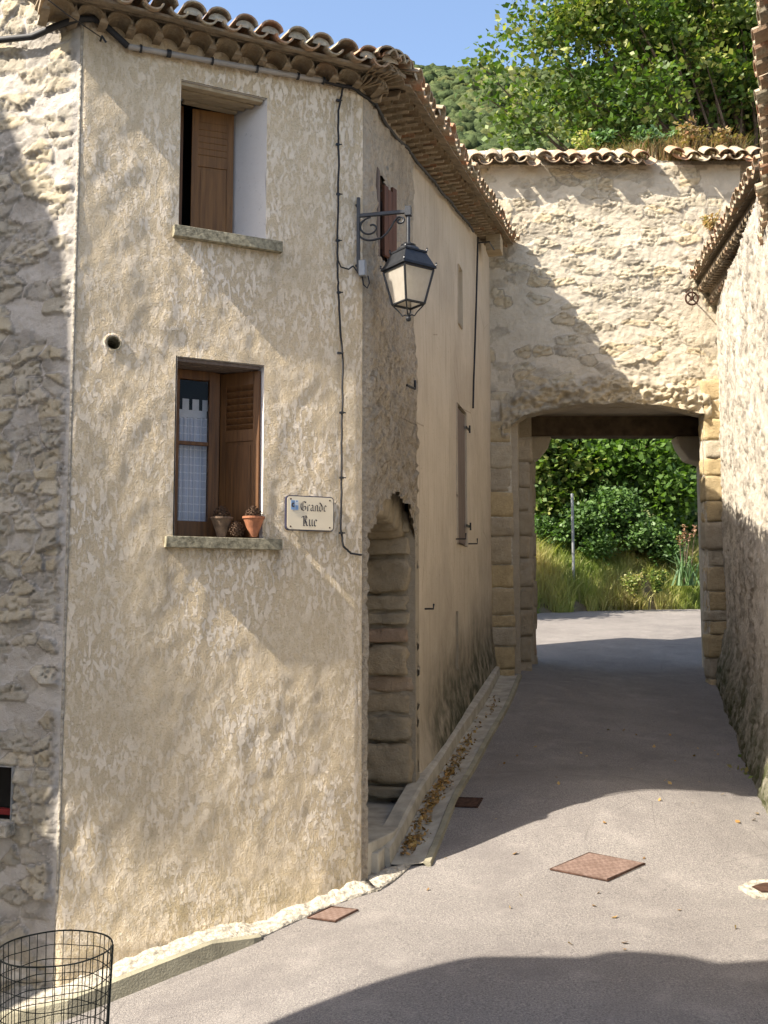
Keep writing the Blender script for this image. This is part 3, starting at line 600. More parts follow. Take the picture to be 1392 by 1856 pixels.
eaves(Ws, Us, Ns, .10, 8.2, 4.18, .19, house, .2, 2, (.17, .30, .45), dz=.04, zr=.045, z0=-.03)
cor = MB(); rt = MB()
for k, a in enumerate((.12, .37, .63, .88)):
    d = (Nf*(1-a)+Ns*a).normalized()
    for rr, o in ((0, .19), (1, .33)): canal(cor, C+d*o+Z*(BASE-.02+rr*.05), C-d*.05+Z*(BASE-.02+rr*.05), .095, .06, Z)
    canal(rt, C+d*.40+Z*(BASE+.105), C-d*.1+Z*(BASE+.27), .10, .06, Z)
    canal(rt, C+d*.1+Z*(BASE+.22), C-d*.6+Z*(BASE+.43), .10, .08, Z)
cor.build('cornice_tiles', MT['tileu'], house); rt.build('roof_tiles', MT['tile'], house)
b = MB(); dd = (Nf+Ns).normalized()
b.prism([C+Nf*.28+Z*(BASE+.06), C+dd*.32+Z*(BASE+.06), C+Ns*.36+Z*(BASE+.06), C-dd*.3+Z*(BASE+.09)], Z*.03)
b.prism([C+Nf*.16+Z*(BASE+.070), C+dd*.17+Z*(BASE+.070), C+Ns*.16+Z*(BASE+.070), C-dd*.3+Z*(BASE+.070)], Z*.03)
b.build('cornice_mortar', MT['eavemortar'], house)
# body behind the walls: closed back so no light leaks; roof deck
b = MB()
P = [Wf(UL-1.0, 0, -.95), C-dd*1.2, Ws(8.1, 0, -.75), Ws(8.1, 0, -3.6), Wf(UL-1.0, 0, -4.5)]
zt = [BASE+.25, BASE+.28, 5.95, 6.4, 5.2]
vb = [Vector((p.x, p.y, -3)) for p in P]; vt = [Vector((p.x, p.y, h)) for p, h in zip(P, zt)]; n = 5
b.add(vb+vt, [tuple(range(n, 2*n))]+[(i, (i+1) % n, n+(i+1) % n, n+i) for i in range(n)]); b.build('house_core', MT['dark'], house)
b = MB()
P = [Wf(UL-.3, BASE+.04, .3), C+dd*.3+Z*(BASE+.04), C-dd*2.4+Z*(BASE+.75), Wf(UL-.3, BASE+.75, -2.4)]; b.prism(P, Z*.02)
P = [C+dd*.3+Z*(BASE+.045), Ws(8.1, BASE+.03+.19*8.1, .3), Ws(8.1, BASE+.03+.19*8.1+.7, -2.4), C-dd*2.4+Z*(BASE+.77)]; b.prism(P, Z*.02); b.build('roof_deck', MT['eavemortar'], house)
# threshold step of the doorway
b = MB(); b.prism([Ws(DW0, -2.5, -dn), Ws(DW1+.05, -2.5, -dn), Ws(DW1+.05, -2.5, .13), Ws(.55, -2.5, .13), Ws(DW0, -2.5, .02)], Z*.68); 
b.prism([Ws(.15, -2.5, .0), Ws(.9, -2.5, .0), Ws(.9, -2.5, .1), Ws(.15, -2.5, .1)], Z*.60); b.build('door_step', MT['concrete'], house, bevel=.012)
# ================================================ LEFT NEIGHBOUR
left = empty('neighbour_house', Wl(-1.5, -2.9), 'tall rubble stone house at the far left with a small low window', 'house')
LWN = (-1.2, -.385, -1.46, -1.10)
def hl(U, Zz):
    H, M = rubble(U, Zz, .25, .11, .026, 61, .34, None, .010); k = sst(.0, .07, -U); H = H*k+.012*(1-k)-.02*(1-k); M[..., 0] *= sst(.02, .10, -U); return H, M
us = lines(-4.0, 0, .05, LWN[:2]); us = np.array(sorted(set(list(us[us < -.95])+list(lines(-.95, 0, .0125, [LWN[1]]))))); zs = lines(-3.3, 5.0, .0150, LWN[2:])
panel('wall', Wl, us, zs, hl, MT['left'], left, [LWN])
b = MB(); b.box(Wl(-2.0, 1.3, -.5), (4.0, .9, 9.6), (Ul, Nl, Z)) if False else None
b.prism([Wl(-4, -3.3, -.25), Wl(.0, -3.3, -.25), Wl(-.3, -3.3, -4), Wl(-4, -3.3, -4)], Z*7.9); b.build('house_core', MT['dark'], left)
b = MB(); u0, u1, z0, z1 = LWN
b.add([Wl(u1, z0, .03), Wl(u1, z1, .03), Wl(u1, z1, -.24), Wl(u1, z0, -.24)], [(0, 1, 2, 3)]); b.add([Wl(u0, z1, .03), Wl(u1, z1, .03), Wl(u1, z1, -.24), Wl(u0, z1, -.24)], [(0, 1, 2, 3)]); b.build('window_reveal', MT['left'], left)
b = MB(); b.box(Wl(u1-.05, (z0+z1)/2, -.15), (.045, .04, z1-z0), (Ul, Nl, Z)); b.box(Wl((u0+u1)/2-.02, z0+.02, -.15), (u1-u0-.05, .04, .04), (Ul, Nl, Z)); b.build('window_frame', m_simple('red_paint', (.22, .02, .02), .5), left)
b = MB(); b.box(Wl(-.80, LWN[2]-.05, .03), (.90, .16, .09), (Ul, Nl, Z)); b.build('window_sill', MT['limefoot'], left, bevel=.01)
b = MB(); b.lathe(Wl(-.15, 4.55, .10), [(.0, -.12), (.12, -.10), (.17, 0), (.13, .12), (0, .15)], 14); b.build('plaster_corbel', MT['limefoot'], left, True)
# ================================================ GATEHOUSE (arch wall)
gate = empty('gatehouse', Wa(3.5, -1.0), 'sunlit rubble wall with the low archway over the street and a tiled coping', 'gatehouse')
AX0, AX1 = 1.985, 5.01
_ax = [1.985, 2.05, 2.2, 2.62, 3.1, 3.6, 4.0, 4.4, 4.85, 5.01]; _az = [2.82, 2.88, 2.98, 3.09, 3.16, 3.185, 3.17, 3.13, 3.05, 3.0]
def arch(x): return np.interp(x, _ax, _az)+.05*(fbm(np.asarray(x, float)*6, np.asarray(x, float)*0, 3, 88)-.5)
def ha(U, Zz):
    H, M = rubble(U, Zz, .34, .16, .019, 81, .52, None, .013)
    d = Zz-arch(U); inside = (U > AX0-.15) & (U < AX1+.15); ring = sst(.52, .30, d+.10*(fbm(U*5, Zz*5, 3, 83)-.5)*2)*inside*(d > -.2)
    H = H+ring*(.07+.20*(fbm(U*5, Zz*7, 4, 84)-.5)+.09*(fbm(U*13, Zz*16, 4, 85)-.5)*2)
    M[..., 0] = np.maximum(M[..., 0], ring*.8); M[..., 1] = np.where(ring > .3, .85+.15*fbm(U*4, Zz*4, 2, 3), M[..., 1])
    H = H+.05*(fbm(U*.9, Zz*.9, 3, 86)-.5)*2*.6; 
    return H, M
us = lines(1.1, 5.75, .022, [AX0, AX1]); 
def gatecol(name, a, bq, zb, zt=7.11):
    u = us[(us >= a-1e-6) & (us <= bq+1e-6)]; nz = 260; T = np.linspace(0, 1, nz)[:, None]; U = np.repeat(u[None, :], nz, 0); z_b = zb(u)[None, :]; Zz = z_b+(zt-z_b)*T; H, M = ha(U, Zz)
    V = np.stack([U, YA-H, Zz], -1); nx = len(u); i = np.arange(nx-1)[None, :]+np.arange(nz-1)[:, None]*nx; Fq = np.stack([i, i+1, i+1+nx, i+nx], -1).reshape(-1, 4)
    mesh_np(name, V.reshape(-1, 3), Fq, MT['gate'], gate, col=M.reshape(-1, 3), smooth=True)
gatecol('wall', us[0], AX0, lambda u: np.full(u.shape, -1.6)); gatecol('wall', AX1, us[-1], lambda u: np.full(u.shape, -1.6)); gatecol('arch_wall', AX0, AX1, arch)
# soffit following the arch, back wall, lintel
b = MB(); n = 24; V = []
for i in range(n+1):
    x = AX0+(AX1-AX0)*i/n; zz = float(arch(x)); V += [Vector((x, YA-.14, zz-.0)), Vector((x+.06, YA+.30, zz+.02))]
b.add(V, [(2*i, 2*i+2, 2*i+3, 2*i+1) for i in range(n)])
b.add([Vector((1.6, YA+.30, 3.3)), Vector((5.8, YA+.30, 3.3)), Vector((5.8, YA+1.5, 3.25)), Vector((1.6, YA+1.5, 3.25))], [(0, 1, 2, 3)]); b.build('soffit', MT['recess'], gate)
b = MB(); b.box((3.85, 17.40, 3.12), (3.9, .34, .42)); tag(b.build('lintel', MT['beam'], gate, bevel=.015), 'dark timber lintel at the far side of the passage')
b = MB(); b.prism([Vector((2.45, 17.2, 2.90)), Vector((2.86, 17.2, 2.90)), Vector((2.80, 17.2, 2.70)), Vector((2.66, 17.2, 2.52)), Vector((2.45, 17.2, 2.42))], (0, .38, 0)); b.build('corbel', MT['recess'], gate, bevel=.03); b = MB(); b.prism([Vector((4.98, 17.2, 2.90)), Vector((5.5, 17.2, 2.90)), Vector((5.5, 17.2, 2.40)), Vector((5.18, 17.2, 2.50)), Vector((5.05, 17.2, 2.70))], (0, .38, 0)); b.build('corbel', MT['recess'], gate, bevel=.03)
b = MB(); b.prism([Vector((1.1, YA+.31, 3.19)), Vector((5.9, YA+.31, 3.19)), Vector((5.9, 17.56, 3.27)), Vector((1.1, 17.56, 3.27))], Z*3.7)
b.prism([Vector((1.1, 17.56, -1.6)), Vector((2.50, 17.56, -1.6)), Vector((2.50, 17.10, -1.6)), Vector((2.30, 17.10, -1.6)), Vector((2.12, YA+.1, -1.6)), Vector((1.1, YA+.1, -1.6))], Z*4.9)
b.prism([Vector((5.42, YA+.1, -1.6)), Vector((5.42, 17.56, -1.6)), Vector((6.2, 17.56, -1.6)), Vector((6.2, YA+.1, -1.6))], Z*4.9); b.build('wall_core', MT['recess'], gate)
def stack(x0, x1, n0, n1, heights, z, seed, vary=.03, res=6, m='ashlar', name='jamb'):
    bm = dict(v=[], f=[], c=[])
    for k, h in enumerate(heights):
        s0 = random.uniform(-vary, vary)*.5; s1 = random.uniform(-vary, vary)
        blk(bm, Wa, None, None, x0+s0, x1+s1, z+.004, z+h-.004, n0, n1+random.uniform(-.02, .02), .022, seed+k, res); z += h
    f_ = MB(); zt_ = z; z0_ = z-sum(heights); f_.prism([Wa(x0+.012, z0_, n0+.02), Wa(x1-.014, z0_, n0+.02), Wa(x1-.014, z0_, n1-.022), Wa(x0+.012, z0_, n1-.022)], Z*(zt_-z0_)); f_.build('jamb_mortar', MT['plug' if m == 'ashlar' else 'recess'], gate)
    return mesh_np(name, bm['v'], bm['f'], MT[m], gate, col=np.array(bm['c']), smooth=True)
stack(1.62, 2.01, -.32, .07, [.30, .34, .30, .18, .42, .36, .44, .30, .40, .36, .42, .34], -1.25, 100)
stack(2.0, 2.36, -1.55, -.40, [.38, .40, .42, .36, .46, .36, .40, .38, .42, .40], -1.25, 130, .04, 6, 'recess')
stack(2.2, 2.55, -1.62, -1.22, [.40, .42, .38, .44, .40, .40, .42, .40, .40], -1.2, 150, .02, 6, 'recess')
tag(stack(5.015, 5.32, -.22, .09, [.32, .32, .36, .20, .16, .30, .38, .26, .44, .32, .40, .28, .28, .34, .30, .34], -1.42, 170, .045), 'column of yellow ochre blocks on the right of the archway')
# coping: canal tiles falling towards the street, ridge tiles
rt = MB(); mo = MB(); zc = 7.02
for k in range(22):
    x = .95+.265*k+random.uniform(-.03, .03); dz = .02*k*.25+random.uniform(-.03, .03)
    if k == 13: continue
    canal(rt, Vector((x, YA-.24+random.uniform(-.05, .05), zc+dz+.06)), Vector((x+random.uniform(-.03, .03), YA+.12, zc+dz+.30)), .125, .10, Z)
    canal(rt, Vector((x+.132, YA-.30+random.uniform(-.05, .05), zc+dz+.04)), Vector((x+.132, YA+.12, zc+dz+.27)), .115, .11, Z, True)
rt.build('coping_tiles', MT['tile'], gate)
rd = MB()
for k in range(6): x = 1.0+.46*k; rd.tube([Vector((x, YA+.17, zc+.31+random.uniform(-.012, .012))), Vector((x+.45, YA+.17, zc+.32+random.uniform(-.012, .012)))], [.075, .09], 10)
rd.build('ridge_tiles', MT['plug'], gate)
b = MB(); b.prism([Vector((1.0, YA+.06, zc-.04)), Vector((1.0, YA+.16, zc+.24)), Vector((1.0, YA+1.4, zc+.24)), Vector((1.0, YA+1.4, zc-.04))], (5.2, 0, 0)); b.build('coping_mortar', MT['plug'], gate)
# ================================================ RIGHT HOUSE
right = empty('roadside_house', Wr(2.0, -1.6), 'sunlit rough rendered house along the right side of the street', 'house')
def rtop(u): return 4.72-.125*(5.38-u)
def hr(U, Zz):
    H, M = rubble(U, Zz, .30, .17, .015, 91, .55, None, .018)
    H = H+.03*(fbm(U*26, Zz*26, 3, 93)-.5)+.05*(fbm(U*1.2, Zz*1.2, 3, 94)-.5)
    zf = Zz-(-1.72+.13*U); M[..., 2] = sst(1.35, .1, zf+.8*(fbm(U*1.4, Zz*1.2, 3, 95)-.5)); M[..., 0] *= .55
    H = H+.16*sst(.9, -.1, zf+.3*(fbm(U*3, Zz*3, 3, 96)-.5)); return H, M
panel('wall', Wr, lines(-4.2, 5.4, .03), lines(-2.6, 4.8, .03), hr, MT['right'], right, zmax=lambda U: rtop(U)+.08)
b = MB(); P = [Wr(-4.2, -2.6, -.12), Wr(5.4, -2.6, -.12), Wr(5.4, -2.6, -4), Wr(-4.2, -2.6, -4)]; b.add(P+[Wr(-4.2, rtop(-4.2)+.3, -.12), Wr(5.4, rtop(5.4)+.3, -.12), Wr(5.4, rtop(5.4)+1.2, -4), Wr(-4.2, rtop(-4.2)+1.2, -4)], [(0, 1, 2, 3), (4, 5, 6, 7), (0, 1, 5, 4), (1, 2, 6, 5), (2, 3, 7, 6), (3, 0, 4, 7)]); b.build('house_core', MT['dark'], right)
def Wrx(u, z, n=0): return Wr(-u, z, n)       # mirrored so the rows start at the arch
Ue = Vector((.195, .981, 0)).normalized(); Ne = Vector((-Ue.y, Ue.x, 0))
def We(u, z, n=0): return Vector((4.238, 10.42, 0))+Ue*u+Ne*n+Z*z
eaves(We, Ue, Ne, -.9, 5.5, 3.97, .145, right, .2, 2, (.16, .31, .42), 1.6, dz=.20, zr=.42, z0=.02)
b = MB(); b.prism([We(-.9, 3.97-.9*.145+q_[1], q_[0]) for q_ in ((-.25, -.2), (.0, -.2), (.03, .0), (.13, .12), (.13, .20), (.27, .30), (.27, .42), (-.25, .46))], Ue*6.4+Z*(.145*6.4)); b.build('cornice_bed', MT['eavemortar'], right)
b = MB(); b.prism([Wr(5.37, 4.15, -.05), Wr(5.37, 4.15, .03), Wr(5.37, 4.62, .22), Wr(5.37, 4.62, -.05)], Ur*.10); b.build('eave_end', MT['eavemortar'], right)
# nearer, lower roof cutting the picture's right edge
near = empty('near_house', (4.2, 8, -2.1), 'near house at the right edge showing only its overhanging tiled eave', 'house')
NA = Vector((3.60, 9.5, 3.50)); NB = Vector((2.02, 5.2, 3.62)); Un = (NB-NA); ln = Un.length; Un = Un.normalized(); Nn = Vector((Un.y, -Un.x, 0)).normalized()
if Nn.x > 0: Nn = -Nn
def Wn(u, z, n=0): return Vector((NA.x, NA.y, 0))+Vector((Un.x, Un.y, 0)).normalized()*u+Nn*(n-.47)+Z*(3.12+z)
eaves(Wn, Un, Nn, 0, ln, 0, .02, near, .2, 2, (.18, .34, .47), 1.6, plugs=True)
b = MB(); b.prism([Wn(.3, -5.6, 0), Wn(ln, -5.6, 0), Wn(ln, -5.6, -3), Wn(.3, -5.6, -3)], Z*5.75); b.build('wall', MT['right'], near)
# ================================================ kerbs, gutter, ground details
def drape(name, pts, m, dz, parent=None, th=0, sub=6):
    """flat patch on the road from photo pixels"""
    P = [gp(px, py) for px, py in pts]; c = sum(P, Vector())/len(P); b = MB(); n = len(P); R = 5; V = []
    for r in range(R+1):
        for i in range(n):
            for s in range(sub):
                q = P[i].lerp(P[(i+1) % n], s/sub); w = c.lerp(q, r/R) if r else c; V.append(Vector((w.x, w.y, float(gz(w.x, w.y))+dz)))
    k = n*sub; Fq = [(r*k+i, r*k+(i+1) % k, (r+1)*k+(i+1) % k, (r+1)*k+i) for r in range(1, R) for i in range(k)]+[(0, k+i, k+(i+1) % k) for i in range(k)]
    if th:
        base = len(V)
        for i in range(k): q = V[R*k+i]; V.append(Vector((q.x, q.y, q.z-th)))
        Fq += [(R*k+(i+1) % k, R*k+i, base+i, base+(i+1) % k) for i in range(k)]
    b.add(V, Fq); return b.build(name, m, parent)
tag(drape('manhole_cover', [(1000, 1578), (1068, 1550), (1166, 1568), (1100, 1597)], MT['castiron'], .018, None, .03), 'large rusty square access cover in the sunlit road', 'manhole cover')
tag(drape('manhole_cover', [(560, 1666), (600, 1648), (646, 1652), (608, 1671)], MT['castiron'], .014, None, .03), 'small rusty cover by the kerb below the street sign', 'manhole cover')
tag(drape('manhole_cover', [(806, 1462), (815, 1449), (872, 1450), (864, 1464)], MT['rust'], .014, None, .03), 'dark rectangular cover in the shaded road beside the gutter', 'manhole cover')
def rim(pts, par):
    P_ = [gp(a, c) for a, c in pts]; P_ = [Vector((p.x, p.y, float(gz(p.x, p.y))+.010)) for p in P_]; b = MB(); b.tube(P_+[P_[0]], .007, 4, False); b.build('cover_frame', MT['rust'], par)
rim([(997, 1578), (1068, 1548), (1169, 1568), (1101, 1599)], bpy.data.objects['manhole_cover']); rim([(557, 1666), (600, 1646), (649, 1652), (608, 1673)], bpy.data.objects['manhole_cover.001']); rim([(803, 1463), (814, 1447), (875, 1449), (866, 1465)], bpy.data.objects['manhole_cover.002'])
tag(drape('drain_surround', [(1338, 1612), (1365, 1600), (1440, 1598), (1440, 1636), (1370, 1630)], MT['limefoot'], .022, None, .03), 'pale concrete collar round a small drain at the right edge', 'drain')
tag(drape('drain_opening', [(1362, 1614), (1385, 1607), (1440, 1608), (1440, 1624), (1380, 1624)], MT['rust'], .030, bpy.data.objects['drain_surround']))
# lime mortar foot + kerb along the facade, curling round the corner
path_in = []; path_out = []
for i in range(60):
    u = UL-1.2+(1.2-UL+.05)*i/59
    if u < UL: q = Lc+Ul*(u-UL); N = Nl; 
    else: q = Wf(u, 0, 0); N = Nf
    w = .27 if u < -.95 else .27-.11*min(1, (u+.95)/.6)
    path_in.append(q+N*.0); path_out.append(q+N*w)
for a in range(1, 9):
    t = a/8; d = (Nf*(1-t)+Ns*t).normalized(); path_in.append(C+d*.02+Us*.02*a); path_out.append(C+d*(.2+.12*t)+Us*.05*a)
def gzv(p): return float(gz(p.x, p.y))
b = MB(); V = []; n = len(path_in)
for i, (p, q) in enumerate(zip(path_in, path_out)):
    hk = .10*max(0, min(1, (44-i)/7)) + .012
    zi = gzv(p)+.02+hk+.035*random.uniform(.3, 1.7)*(1 if i < 58 else .4); zo = gzv(q)+hk
    for f in (-.1, .25, .5, .75, 1.0): w = p.lerp(q, f); V.append(Vector((w.x, w.y, zi+(zo-zi)*max(0, f)+random.uniform(-.008, .008))))
    V.append(Vector((q.x-(q-p).normalized().x*.03, q.y-(q-p).normalized().y*.03, gzv(q)-.08)))
b.add(V, [(i*6+k, i*6+k+1, (i+1)*6+k+1, (i+1)*6+k) for i in range(n-1) for k in range(5)]); tag(b.build('mortar_apron', MT['limefoot'], None, True), 'bright white lime mortar fillet along the foot of the stucco facade', 'mortar fillet')
b = MB(); V = []
ks = [i for i in range(n) if i <= 43]
for i in ks:
    p, q = path_in[i], path_out[i]; N = (q-p).normalized(); z0 = gzv(q)
    kk = .022+.105*max(0, min(1, (44-i)/7)); V += [q-N*.03+Z*(z0+kk-.05), q-N*.012+Z*(z0+kk), q+N*.040+Z*(z0+kk-.008), q+N*.052+Z*(z0-.1)]
b.add(V, [(i*4+k, i*4+k+1, (i+1)*4+k+1, (i+1)*4+k) for i in range(len(ks)-1) for k in range(3)]+[(len(V)-1, len(V)-2, len(V)-3, len(V)-4)]); tag(b.build('kerb', MT['kerb']), 'olive grey kerb edging the road below the facade', 'kerb')
# gutter beside the side wall
gut = empty('gutter', Ws(3, -1.7, .3), 'narrow concrete gutter channel running beside the shaded side wall', 'gutter')
def strip(name, offs, m, u0=.35, u1=8.0, nn=60, seedj=0, parent=gut):
    """offs: list of (n, dz)"""
    b = MB(); V = []; k = len(offs)
    for i in range(nn+1):
        u = u0+(u1-u0)*i/nn; wig = .02*sin(u*1.3)
        for (nf_, dz) in offs: p = Ws(u, 0, nf_+wig); V.append(Vector((p.x, p.y, gzv(p)+dz+random.uniform(-.003, .003))))
    b.add(V, [(i*k+j, i*k+j+1, (i+1)*k+j+1, (i+1)*k+j) for i in range(nn) for j in range(k-1)]+[tuple(range(k))]); return b.build(name, m, parent)
strip('inner_ledge', [(-.02, .17), (.10, .155), (.13, .14), (.14, -.05)], MT['concrete'])
strip('channel', [(.139, .022), (.20, .014), (.26, .013), (.34, .022), (.40, .030)], MT['concrete'])
strip('outer_edge', [(.401, .028), (.41, .045), (.46, .040), (.47, -.03)], MT['kerb'])
def leaves_np(P, size, nrm_bias=0.4, el=1.5, fold=.25):
    """P (n,3) centres; size (n,) -> kite leaves of 4 verts, 1 quad folded"""
    n = len(P); d = RNG.normal(size=(n, 3)); d[:, 2] = d[:, 2]*.6-.15; d /= np.linalg.norm(d, axis=1)[:, None]
    r = RNG.normal(size=(n, 3)); r[:, 2] += nrm_bias*2; s = np.cross(d, r); s /= np.linalg.norm(s, axis=1)[:, None]+1e-9; nn = np.cross(s, d)
    L = (size*el/2)[:, None]; Wd = (size/2)[:, None]
    a = P-d*L; bq = P+s*Wd-nn*Wd*fold+d*L*.1; c = P+d*L; e = P-s*Wd-nn*Wd*fold+d*L*.1
    V = np.stack([a, bq, c, e], 1).reshape(-1, 3); Fq = np.arange(n*4).reshape(n, 4); return V, Fq
def leafmesh(name, P, size, m, parent, bias=.4, el=1.5, cvals=None):
    P = np.asarray(P); V, Fq = leaves_np(P, size, bias, el); c = RNG.random(len(P)) if cvals is None else cvals
    col = np.zeros((len(V), 3)); col[:, 0] = np.repeat(c, 4); return mesh_np(name, V, Fq, m, parent, col=col)
P = []
for k in range(650):
    u = random.choice([random.gauss(.75, .10), random.gauss(1.5, .35), random.gauss(2.2, .5), random.gauss(3.3, .5), random.uniform(.8, 6.5)])
    if not .45 < u < 7.5: continue
    nn_ = random.gauss(.23, .05); nn_ = min(max(nn_, .15), .38); p = Ws(u, 0, nn_+.02*sin(u*1.3)); dens = exp(-((nn_-.23)/.06)**2); P.append((p.x, p.y, gzv(p)+.02+random.uniform(0, .035)*dens))
for k in range(70): x_, y_ = random.uniform(.3, 4.0), random.uniform(6.5, 13); P.append((x_, y_, float(gz(x_, y_))+.012))
o = leafmesh('leaf_litter', P, RNG.uniform(.02, .045, len(P)), MT['litter'], None, 1.5, 1.4); tag(o, 'drift of brown dead leaves lying in the gutter', 'dead leaves', kind='stuff')
# ================================================ street sign
sg = empty('street_sign', Wf(-.45, .714, .0), 'cream enamel street sign reading Grande Rue in black letter script', 'street sign')
def rrect(cu, cz, w, h, r, n, k=6):
    q = []
    for (sx, sz, a0) in ((1, 1, 0), (-1, 1, pi/2), (-1, -1, pi), (1, -1, 3*pi/2)):
        for i in range(k+1): a = a0+pi/2*i/k; q.append(Wf(cu+sx*(w/2-r)+cos(a)*r, cz+sz*(h/2-r)+sin(a)*r, n))
    return q
cu, cz, sw, sh = -.45, .712, .392, .268; SN = .033
b = MB(); b.prism(rrect(cu, cz, sw, sh, .03, SN-.030), Nf*.030); b.build('backing', MT['navy'], sg)
b = MB(); b.prism(rrect(cu, cz, sw-.016, sh-.016, .024, SN+.001), Nf*.004); b.build('face', MT['enamel'], sg)
for sx in (-1, 1):
    for sz in (-1, 1): b = MB(); b.lathe(Wf(cu+sx*.160, cz+sz*.105, SN+.005), [(.007, 0), (.006, .003), (0, .004)], 10, Nf); b.tube([Wf(cu+sx*.160, cz+sz*.105, -.01), Wf(cu+sx*.160, cz+sz*.105, SN-.029)], .004, 6); b.build('screw', MT['rust'], sg)
GL = {
 'G': (1.18, [[(.98, 1.28), (.72, 1.5), (.38, 1.42), (.12, 1.1), (.08, .6), (.22, .2), (.6, .02), (.95, .2), (1.0, .62), (.72, .78)], [(.45, 1.32), (.45, .28)], [(.72, .78), (.62, .6)], [(.9, 1.5), (1.02, 1.34)]]),
 'R': (1.15, [[(.36, 1.36), (.36, .1)], [(.02, 1.18), (.16, 1.42), (.4, 1.38)], [(.36, 1.38), (.72, 1.5), (.92, 1.2), (.74, .86), (.4, .76)], [(.6, .8), (.82, .55), (.84, .15), (1.05, .02)], [(.12, .0), (.3, .12), (.5, .0)], [(.58, 1.3), (.58, .3)]]),
 'r': (.62, [[(.2, .85), (.2, .12)], [(.08, .88), (.2, .98)], [(.1, .1), (.22, .0), (.34, .1)], [(.24, .86), (.46, 1.0), (.54, .86)]]),
 'a': (.80, [[(.12, .84), (.32, 1.0), (.54, .86), (.54, .12), (.68, .02)], [(.54, .62), (.18, .48), (.14, .16), (.3, .0), (.54, .16)]]),
 'n': (.86, [[(.18, .86), (.18, .12)], [(.06, .88), (.18, .98)], [(.08, .1), (.2, .0), (.32, .1)], [(.2, .84), (.44, 1.0), (.6, .86), (.6, .14), (.74, .02)]]),
 'd': (.84, [[(.16, .8), (.14, .16), (.38, .0), (.62, .16), (.62, .82), (.44, 1.1), (.14, 1.42)], [(.16, .8), (.4, .98), (.6, .84)]]),
 'e': (.70, [[(.5, .12), (.36, .0), (.14, .14), (.14, .82), (.34, 1.0), (.54, .78), (.18, .48)], [(.5, .12), (.6, .2)]]),
 'u': (.88, [[(.06, .9), (.18, .98), (.18, .16), (.36, .0), (.6, .18)], [(.5, .9), (.62, .98), (.62, .14), (.76, .02)]])}
def text(s, u0, z0, sc, n):
    b = MB(); x = u0; a = radians(38); nv = (cos(a)*.105, sin(a)*.105); k = 0
    for ch in s:
        adv, st = GL[ch]
        for pl in st:
            for (p, q) in zip(pl[:-1], pl[1:]):
                k += 1; nn_ = n+.00012*k
                pts = [(p[0]-nv[0], p[1]-nv[1]), (p[0]+nv[0], p[1]+nv[1]), (q[0]+nv[0], q[1]+nv[1]), (q[0]-nv[0], q[1]-nv[1])]
                b.add([Wf(x+a_*sc*.92, z0+c_*sc, nn_) for a_, c_ in pts], [(0, 1, 2, 3)])
        x += adv*sc*.92
    return b
text('Grande', cu-.082, cz+.018, .047, SN+.006).build('lettering', MT['letter'], sg)
text('Rue', cu-.072, cz-.098, .052, SN+.006).build('lettering', MT['letter'], sg)
def shp(pts, n, m, name, par=sg, s=1., o=(cu-.128, cz+.055)):
    b = MB(); b.prism([Wf(o[0]+x*s, o[1]+y*s, n) for x, y in pts], Nf*.001); return b.build(name, m, par)
e_ = shp([(-.032, .042), (.030, .042), (.030, -.030), (.004, -.036), (0, -.043), (-.004, -.036), (-.032, -.030)], SN+.006, MT['shieldw'], 'crest')
b = MB(); b.box(Wf(cu-.143, cz+.058, SN+.0085), (.030, .001, .072), (Uf, Nf, Z)); b.box(Wf(cu-.112, cz+.040, SN+.0085), (.022, .001, .034), (Uf, Nf, Z)); b.box(Wf(cu-.112, cz+.088, SN+.0085), (.014, .001, .010), (Uf, Nf, Z)); b.build('crest_field', MT['shieldb'], e_)
b = MB(); q = [(-.012*cos(t)-.016+.004, .012*sin(t)+.004) for t in np.linspace(-2.0, 1.9, 9)]
for k, (p, r_) in enumerate(zip(q[:-1], q[1:])): b.box(Wf(cu-.128+(p[0]+r_[0])/2, cz+.055+(p[1]+r_[1])/2, SN+.0100+.0001*k), (.010, .0006, .011), (Uf, Nf, Z))
b.build('crest_charge', MT['letter'], e_)
# ================================================ wall lantern
LB = Ws(.03, 0, 0); ZL = at(640, 392, 7.95).z
lan = empty('wall_lantern', Ws(.03, ZL-.2, .0), 'black iron wall lantern with frosted glass on a scrolled bracket at the house corner', 'lantern')
def Wb(n, z): return C+Uf*-.088+Nf*.012+Ns*(n*1.22)+Z*z
b = MB(); b.box(Wb(.035, ZL-.16), (.03, .025, .62), (Us, Ns, Z)); b.box(Wb(.205, ZL), (.026, .41, .028), (Us, Ns, Z)); b.box(Wb(.37, ZL+.0), (.05, .05, .075), (Us, Ns, Z)); b.tube([Wb(.035, ZL+.10), Wb(.035, ZL+.10)-Nf*.07], .012, 8)
b.tube([Wb(.035, ZL-.40), Wb(.035, ZL-.40)-Nf*.07], .012, 8)
b.build('bracket', MT['iron'], lan, bevel=.002)
def spiral(c, r0, r1, a0, a1, n=26): return [Wb(c[0]+(r0+(r1-r0)*i/n)*cos(a0+(a1-a0)*i/n), ZL+c[1]+(r0+(r1-r0)*i/n)*sin(a0+(a1-a0)*i/n)) for i in range(n+1)]
b = MB(); c1 = (.155, -.125)
pts = spiral((.125, -.115), .018, .095, pi*3.2, pi*1.5, 24) 
arc = [(-.0, 0)]
main = []
for i in range(25):       # S scroll: coil by the wall, belly, coil under the arm end
    t = i/24; main.append((.125+.155*t, -.21+.17*t*t*(3-2*t)))
b.tube(spiral((.118, -.105), .016, .085, pi*2.6, pi*.5, 26), .008, 6)
